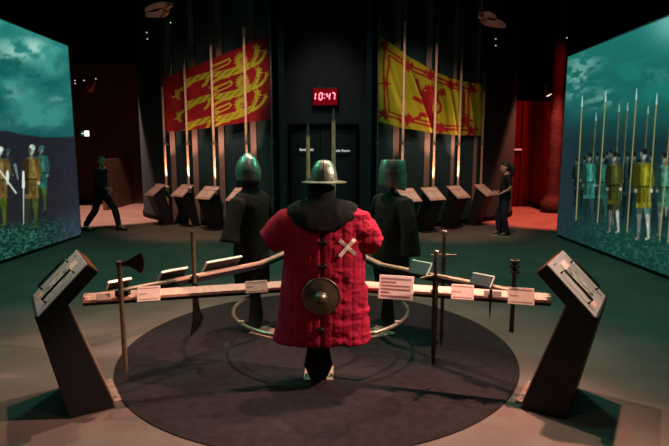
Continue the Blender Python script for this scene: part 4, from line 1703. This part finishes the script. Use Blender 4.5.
def person(label, loc, rz, s, J, parts):
    """J: dict of joints in metres, facing +x, z up; the figure is one body mesh, clothes and hair are children"""
    t = thing('person', label, 'person', loc, rz)
    V = {k: Vector(v) for k, v in J.items()}
    j = [(V['pelvis'], (.115, .14)), (V['waist'], (.115, .13)), (V['chest'], (.115, .14)), (V['neck0'], .055), (V['neck'], .048), (V['head'], .06)]
    e = [(0, 1), (1, 2), (2, 3), (3, 4), (4, 5)]
    for sd in 'LR':
        b = len(j)
        j += [(V['hip' + sd], .09), (V['knee' + sd], .06), (V['calf' + sd], .055), (V['ankle' + sd], .035), (V['toe' + sd], .03)]
        e += [(0, b), (b, b + 1), (b + 1, b + 2), (b + 2, b + 3), (b + 3, b + 4)]
        b = len(j)
        j += [(V['sho' + sd], .055), (V['elb' + sd], .04), (V['wri' + sd], .027)]
        e += [(2, b), (b, b + 1), (b + 1, b + 2)]
    body = skinned('body', j, e, M['skin'], t)
    BODY['mesh'] = body.data.copy()
    BODY['j'], BODY['e'] = j, e
    BODY['names'] = ['torso', 'torso', 'torso', 'neck', 'neck'] + ['hip', 'thigh', 'shin', 'calf', 'foot', 'shoulder', 'upperarm', 'forearm'] * 2
    mb = MB()
    H = V['head']
    f = Vector(J['face']).normalized()
    sdv = f.cross(Vector((0, 0, 1))).normalized()
    up = sdv.cross(f)
    fr = Matrix((f, -sdv, up)).transposed()
    # skull with jaw
    rs = []
    for zz_, fx, bx, wx in ((-.115, .075, -.01, .03), (-.1, .086, .03, .05), (-.06, .09, .07, .062), (-.02, .094, .09, .069), (.03, .094, .1, .075), (.075, .08, .09, .07), (.105, .05, .06, .048), (.118, .015, .02, .015)):
        ring = []
        for k in range(24):
            a = 2 * math.pi * k / 24
            x = math.cos(a) * ((fx + bx) / 2) + (fx - bx) / 2
            ring.append(H + fr @ Vector((x, math.sin(a) * wx, zz_)))
        rs.append(ring)
    mb.rings(rs)
    # nose, ears
    mb.rings([[H + fr @ Vector((x, y, z)) for x, y, z in r] for r in ([(.09, -.008, .02), (.09, .008, .02), (.096, .006, .022), (.096, -.006, .022)], [(.088, -.014, -.03), (.088, .014, -.03), (.116, .009, -.028), (.116, -.009, -.028)], [(.086, -.01, -.042), (.086, .01, -.042), (.1, .006, -.04), (.1, -.006, -.04)])])
    for sd in (-1, 1):
        mb.ball(H + fr @ Vector((-.005, sd * .074, -.01)), .03, 8, .7, .35, 1.1)
    for sd, k in (('L', 1), ('R', -1)):
        dv = (V['wri' + sd] - V['elb' + sd]).normalized()
        hand(mb, V['wri' + sd], dv, V.get('palm' + sd, Vector((0, -k, 0))), .95, .4)
    merge_into(body, mb)
    m = MB()
    for sd in (-1, 1):
        m.ball(H + fr @ Vector((.083, sd * .03, .012)), .012, 8)
    m.build('eye', M['eye'], t, 180)
    MB().ball(H + fr @ Vector((.087, 0, -.065)), .022, 8, .45, 1, .3).build('mouth', M['lip'], t, 180)
    parts(t, V, H, fr, j, e)
    t.scale = (s, s, s)
    return t


def clothes(t, V, top, trouser, short, loose=1.0):
    src = BODY['mesh']
    nv = len(src.vertices)
    co = np.empty(nv * 3)
    no = np.empty(nv * 3)
    src.vertices.foreach_get('co', co)
    src.vertices.foreach_get('normal', no)
    co, no = co.reshape(-1, 3), no.reshape(-1, 3)
    J, E = BODY['j'], BODY['e']
    best = np.full(nv, 1e9)
    bone = np.zeros(nv, int)
    along_ = np.zeros(nv)
    for k, (a, b) in enumerate(E):
        A, B = np.array(J[a][0]), np.array(J[b][0])
        d = B - A
        u = np.clip(((co - A) @ d) / (d @ d), 0, 1)
        ra = J[a][1] if not isinstance(J[a][1], tuple) else sum(J[a][1]) / 2
        rb = J[b][1] if not isinstance(J[b][1], tuple) else sum(J[b][1]) / 2
        ds = np.linalg.norm(co - A - u[:, None] * d, axis=1) - (ra + (rb - ra) * u)
        m_ = ds < best
        best[m_], bone[m_], along_[m_] = ds[m_], k, u[m_]
    names = BODY['names']
    kind = np.array([names[k] for k in bone])
    zp, zn = V['pelvis'].z, V['neck0'].z
    upper = np.isin(kind, ['torso', 'shoulder']) & (co[:, 2] < zn - .0)
    arms = (kind == 'upperarm') & ((along_ < .72) | (not short))
    if not short:
        arms |= (kind == 'forearm') & (along_ < .9)
    shirt = (upper & (co[:, 2] > zp - .07)) | arms | ((kind == 'hip') & (co[:, 2] > zp - .07))
    trous = np.isin(kind, ['hip', 'thigh', 'shin', 'calf']) | ((kind == 'torso') & (co[:, 2] < zp + .1))

    def cloth(sel, off, name, m, smooth_it=2):
        q = co + no * (off(co)[:, None] if callable(off) else off)
        fs = [tuple(p_.vertices) for p_ in src.polygons if all(sel[v_] for v_ in p_.vertices)]
        used = sorted({v_ for f_ in fs for v_ in f_})
        mp = {v_: n_ for n_, v_ in enumerate(used)}
        me = bpy.data.meshes.new(name)
        me.from_pydata([tuple(q[v_]) for v_ in used], [], [tuple(mp[v_] for v_ in f_) for f_ in fs])
        me.materials.append(m)
        me.polygons.foreach_set('use_smooth', [True] * len(me.polygons))
        o = bpy.data.objects.new(name, me)
        COL.objects.link(o)
        o.parent = t
        so_ = o.modifiers.new('thickness', 'SOLIDIFY')
        so_.thickness = .006
        so_.offset = 0
        return o
    cloth(shirt, lambda c: .016 * loose + .012 * np.clip((zp + .12 - c[:, 2]) / .15, 0, 1), 'shirt' if short else 'jacket', top)
    cloth(trous, lambda c: .012 + .010 * np.clip((zp - .3 - c[:, 2]) / .4, 0, 1), 'jeans' if short else 'trousers', trouser)
    for sd in 'LR':
        a, b = V['ankle' + sd], V['toe' + sd]
        d = (b - a)
        d.z = 0
        d.normalize()
        sv = Vector((-d.y, d.x, 0))
        g = Vector((a.x, a.y, min(a.z - .075, b.z - .03)))
        rs = []
        for u, w, h in ((-.07, .028, .075), (-.05, .038, .095), (0, .042, .1), (.06, .044, .085), (.13, .048, .055), (.17, .036, .045), (.19, .015, .03)):
            c = g + d * u
            rs.append([c + sv * (w * k) + Vector((0, 0, z)) for k, z in ((-1, .02), (1, .02), (1, h * .6), (.55, h), (-.55, h), (-1, h * .6))])
        sh = MB().rings(rs).build('shoe', M['shoe'], t, 50)
        rs = []
        for u, w in ((-.075, .03), (-.05, .041), (0, .044), (.06, .046), (.13, .05), (.175, .038), (.197, .015)):
            c = g + d * u
            rs.append([c + sv * (w * k) + Vector((0, 0, z)) for k, z in ((-1, 0), (1, 0), (1, .022), (-1, .022))])
        MB().rings(rs).build('sole', M['sole'] if short else M['shoe'], sh)


def woman_parts(t, V, H, fr, j, e):
    clothes(t, V, M['tee'], M['jeans'], True, 1.08)
    m = MB()
    rs = []
    for zz_, fx, bx, wx in ((-.09, -.03, .1, .06), (-.04, .0, .112, .08), (.02, .04, .12, .088), (.07, .085, .112, .086), (.11, .07, .085, .065), (.132, .02, .03, .02)):
        ring = []
        for k in range(24):
            a = 2 * math.pi * k / 24
            x = math.cos(a) * ((fx + bx) / 2) + (fx - bx) / 2
            ring.append(H + fr @ Vector((x, math.sin(a) * wx, zz_)))
        rs.append(ring)
    m.rings(rs)
    p0 = H + fr @ Vector((-.1, 0, .03))
    m.tube([p0, p0 + Vector((-.05, 0, .0)), p0 + Vector((-.075, 0, -.08)), p0 + Vector((-.06, 0, -.19)), p0 + Vector((-.05, 0, -.27))], [.03, .045, .05, .042, .012], 10)
    m.build('hair', M['hair'], t, 180)


W = dict(pelvis=(0, 0, .9), waist=(.03, 0, 1.06), chest=(-.0, 0, 1.27), neck0=(-.01, 0, 1.41), neck=(.005, 0, 1.46), head=(.03, 0, 1.56),
         hipL=(0, .09, .86), kneeL=(.04, .1, .48), calfL=(.0, .1, .32), ankleL=(-.04, .1, .095), toeL=(.1, .11, .04),
         hipR=(.0, -.09, .86), kneeR=(.12, -.1, .48), calfR=(.1, -.1, .32), ankleR=(.08, -.1, .095), toeR=(.22, -.11, .04),
         shoL=(-.01, .18, 1.36), elbL=(-.06, .25, 1.1), wriL=(.15, .16, .98), shoR=(-.01, -.18, 1.36), elbR=(-.06, -.25, 1.1), wriR=(.16, -.14, 1.0),
         palmL=(0, -1, .3), palmR=(0, 1, .3), face=(1, 0, -.12))
g = lvl(498, 236.5, 0)
person('woman in black T-shirt and jeans standing by the outermost lectern of the yellow banner', (g.x + .12, g.y, 0), R(172), .96, W, woman_parts)


def walker_parts(t, V, H, fr, j, e):
    clothes(t, V, M['tee'], M['tee'], False, 1.0)
    m = MB()
    rs = []
    for zz_, fx, bx, wx in ((-.03, -.02, .105, .078), (.02, .03, .112, .084), (.07, .08, .105, .08), (.11, .06, .075, .058), (.128, .015, .02, .015)):
        ring = []
        for k in range(24):
            a = 2 * math.pi * k / 24
            x = math.cos(a) * ((fx + bx) / 2) + (fx - bx) / 2
            ring.append(H + fr @ Vector((x, math.sin(a) * wx, zz_)))
        rs.append(ring)
    m.rings(rs)
    m.build('hair', M['greyhair'], t, 180)


K = dict(pelvis=(0, 0, .88), waist=(.01, 0, 1.04), chest=(.03, 0, 1.27), neck0=(.04, 0, 1.42), neck=(.055, 0, 1.47), head=(.08, 0, 1.58),
         hipL=(.01, .09, .85), kneeL=(.26, .1, .5), calfL=(.3, .1, .34), ankleL=(.34, .1, .105), toeL=(.49, .1, .05),
         hipR=(-.01, -.09, .85), kneeR=(-.1, -.1, .47), calfR=(-.22, -.1, .33), ankleR=(-.36, -.1, .12), toeR=(-.22, -.1, .035),
         shoL=(.02, .19, 1.37), elbL=(-.12, .23, 1.12), wriL=(.02, .2, .92), shoR=(.03, -.19, 1.37), elbR=(.08, -.23, 1.1), wriR=(.26, -.18, 1.0),
         palmL=(0, -1, 0), palmR=(0, 1, 0), face=(1, -.2, -.05))
g = lvl(103, 231, 0)
person('person in dark clothes striding across the lit floor behind the cloudy-sky screen', (g.x, g.y, 0), R(-8), 1.02, K, walker_parts)

# ============================================================ small fixtures
# exit sign
q = at(85, 133.5, 16.5)
ex = thing('exit_sign', 'small glowing green and white exit sign in the dark behind the screen', 'sign', q)
MB().box((.01, .03, 0), (.26, .06, .2)).build('sign_housing', M['lamp'], ex)
MB().box((-.065, -.004, 0), (.1, .012, .16)).build('green_panel', emit('exit_green', (40, 90, 60), .7), ex)
MB().box((.06, -.004, 0), (.14, .012, .17)).build('white_panel', emit('exit_white', (235, 255, 240), 2.2), ex)
m = MB()
m.beam((-.105, -.013, 0), (-.06, -.013, 0), .02, .005, (0, 1, 0))
m.prism([(-.062, -.03), (-.025, 0), (-.062, .03)], (0, -.013, 0), (1, 0, 0), (0, 0, 1), (0, 1, 0), .005)
m.build('exit_arrow', emit('exit_arrow_white', (220, 255, 230), 1.2), ex)


# stage lamps lit red
def stage_lamp(tip, tail, label, glow):
    a, b = Vector(tip), Vector(tail)
    t = thing('stage_lamp', label, 'lamp', a)
    d = (b - a)
    L = d.length
    d.normalize()
    o = Vector((0, 0, 0))
    MB().tube([o, d * .05, d * L * .4, d * L * .75, d * L], [.075, .08, .05, .035, .022], 14).build('lamp_barrel', M['lampred'], t, 50)
    MB().tube([o - d * .012, o - d * .002], [.06, .065], 14).build('lamp_lens', emit('stage_lens', glow[0], glow[1]), t)
    MB().tube([d * L * .5, d * L * .5 + Vector((0, 0, .18)), Vector((d.x * L * .5, d.y * L * .5, 6.4 - a.z))], .014, 8).build('yoke', M['lamp'], t, 60)
    return t


stage_lamp(at(89.5, 90, 13.75), at(95.5, 81.5, 13.6), 'slim red-lit stage lamp pointing down above the exit sign', ((255, 150, 140), 1.2))
stage_lamp(at(549, 95, 12.25), at(544.5, 85.5, 12.3), 'red stage lamp with a white-hot lens above the red passage', ((255, 200, 180), 1.5))

WH = emit('pin_lamp_white', (230, 225, 220), 1.2)
pin0 = None
PINS = [(146.8, 32.5, 'below the wavy baffle left of the red banner, upper one'), (147.3, 39, 'below the wavy baffle left of the red banner, lower one'),
        (170.6, 22.6, 'over the outer spears of the red banner'), (75, 80.5, 'beside the top of the cloudy-sky screen, upper one'),
        (75.3, 83.5, 'beside the top of the cloudy-sky screen, lower one'), (84, 80.5, 'between the cloudy-sky screen and the slim stage lamp'),
        (95.8, 78.8, 'just above the slim red-lit stage lamp'), (495.8, 39, 'below the wavy baffle above the yellow banner, upper one'),
        (495.8, 45.5, 'below the wavy baffle above the yellow banner, lower one'), (567, 37.8, 'above the corner of the pike rank screen')]
for px, py, ds in PINS:
    q = at(px, py, 12.6)
    lab = 'tiny pin lamp ' + ds
    if pin0 is None:
        pin0 = thing('pin_lamp', lab, 'lamp', q, 0, 'pin lamps under the ceiling')
        MB().box((0, .06, .03), (.05, .1, .07)).build('lamp_case', M['lamp'], pin0, bevel=.006)
        MB().ball((0, 0, 0), .014, 8, 1, 1, .8).build('lamp_bulb', WH, pin0, 180)
    else:
        dup(pin0, q, 0, lab)


# wavy ceiling baffles
def baffle(pts, label):
    t = thing('ceiling_baffle', label, 'baffle', at(*pts[0][0], 12.0), 0, 'ceiling baffles')
    o0 = at(*pts[0][0], 12.0)
    for row in pts:
        q = [at(px, py, 12.0) - o0 for px, py in row]
        rs = []
        for i, p_ in enumerate(q):
            k = math.sin(math.pi * (i + .6) / (len(q) + .2))
            h_ = .07 * k + .02
            rs.append([p_ + Vector((0, -.0, -h_)), p_ + Vector((0, .5, -h_ + .12)), p_ + Vector((0, .5, h_ + .12)), p_ + Vector((0, 0, h_))])
        MB().rings(rs).build('baffle_leaf', M['baffle'], t, 40)
    return t


baffle([[(145, 10), (150, 8.6), (156, 7.2), (161, 5.5), (166.5, 4)], [(145.5, 15), (151, 14), (156, 13), (160, 11.6), (162.5, 10)]], 'two small curved baffles under the ceiling above the red banner')
baffle([[(484, 14.5), (489, 15.5), (496, 18)], [(486.5, 19.5), (491, 21.5), (497, 23), (502, 24.5), (506, 26)]], 'two small curved baffles under the ceiling above the yellow banner')

# ============================================================ light
def area(name, loc, target, energy, col, sx, sy):
    l = bpy.data.lights.new(name, 'AREA')
    l.shape = 'RECTANGLE'
    l.size, l.size_y = sx, sy
    l.energy = energy
    l.color = lin(col)[:3]
    o = bpy.data.objects.new(name, l)
    COL.objects.link(o)
    o.location = loc
    o.rotation_euler = (Vector(target) - Vector(loc)).to_track_quat('-Z', 'Y').to_euler()
    return o


WARM = (255, 205, 188)
spot('ceiling_spot', (-.1, 5.5, 6.0), (-.1, 4.4, 0), 1000, WARM, 62, .7, .025)
spot('coat_spot', (4.1, 3.3, 4.0), (.12, 3.85, .95), 1900, (255, 200, 184), 22, .5, .05)
spot('teal_side_fill', (-4.7, 5.0, 5.6), (-.2, 4.3, 1.5), 420, (90, 240, 205), 34, .8, .1)  # added side fills without fixtures, for teal light on helmets and collar
spot('teal_side_fill', (4.5, 5.4, 5.6), (.2, 4.6, 1.5), 420, (90, 240, 205), 34, .8, .1)
spot('baffle_fill', (-3.6, 11.2, 4.4), (-4.1, 12.0, 5.2), 4, (255, 190, 170), 50, .9, .03)  # added fills without fixtures, only to brighten the baffles
spot('baffle_fill', (3.0, 11.2, 4.2), (3.7, 12.0, 5.0), 4, (255, 190, 170), 50, .9, .03)
spot('coat_fill_spot', (-2.4, .8, 5.6), (-.2, 3.9, 1.1), 45, (255, 220, 220), 26, .6, .08)
spot('rail_spot', (.2, 1.4, 6.0), (-.1, 3.8, .78), 110, (255, 205, 185), 46, .8, .08)
spot('floor_spot', (1.6, 5.0, 6.0), (.75, 2.8, 0), 2500, (255, 188, 166), 36, .9, .08)
spot('floor_spot', (-1.6, 5.4, 6.0), (-2.2, 4.5, 0), 620, (255, 195, 170), 46, .9, .08)
spot('teal_fill_wash', (-2.6, 7.6, 6.3), (-2.4, 7.4, 0), 420, (120, 235, 205), 130, .6, .3)  # added ceiling fill in place of the teal light from the screens
spot('teal_fill_wash', (2.6, 7.6, 6.3), (2.6, 7.2, 0), 420, (120, 235, 205), 130, .6, .3)
spot('banner_spot', (-1.2, 7.0, 4.8), (-2.5, 12.0, 3.0), 950, (255, 214, 190), 28, .9, .1)
spot('banner_spot', (.9, 7.0, 4.8), (2.0, 12.0, 3.0), 720, (255, 214, 190), 28, .9, .1)
spot('lectern_spot', (-3.0, 8.6, 5.8), (-3.1, 12.0, .8), 800, (255, 180, 160), 42, .8, .1)
spot('lectern_spot', (2.6, 8.6, 5.8), (2.6, 12.0, .8), 800, (255, 180, 160), 42, .8, .1)
spot('red_floor_spot', (6.3, 13.9, 6.2), (6.3, 14.4, 0), 5600, (255, 110, 90), 50, .3, .1)
spot('red_wall_spot', (6.4, 13.4, 5.8), (6.2, 17.6, .8), 330, (255, 26, 34), 60, .9, .15)
spot('salmon_zone_spot', (-6.9, 14.6, 6.0), (-6.9, 15.2, 0), 4600, (255, 184, 164), 54, .25, .12)
spot('clock_spot', (-.2, 10.2, 6.2), (-.2, 12.2, 1.7), 190, (235, 225, 220), 50, .9, .2)

wd = bpy.data.worlds.new('hall_dark')
SC.world = wd
wd.use_nodes = True
wd.node_tree.nodes['Background'].inputs[0].default_value = (.004, .006, .006, 1)
wd.node_tree.nodes['Background'].inputs[1].default_value = 1.0
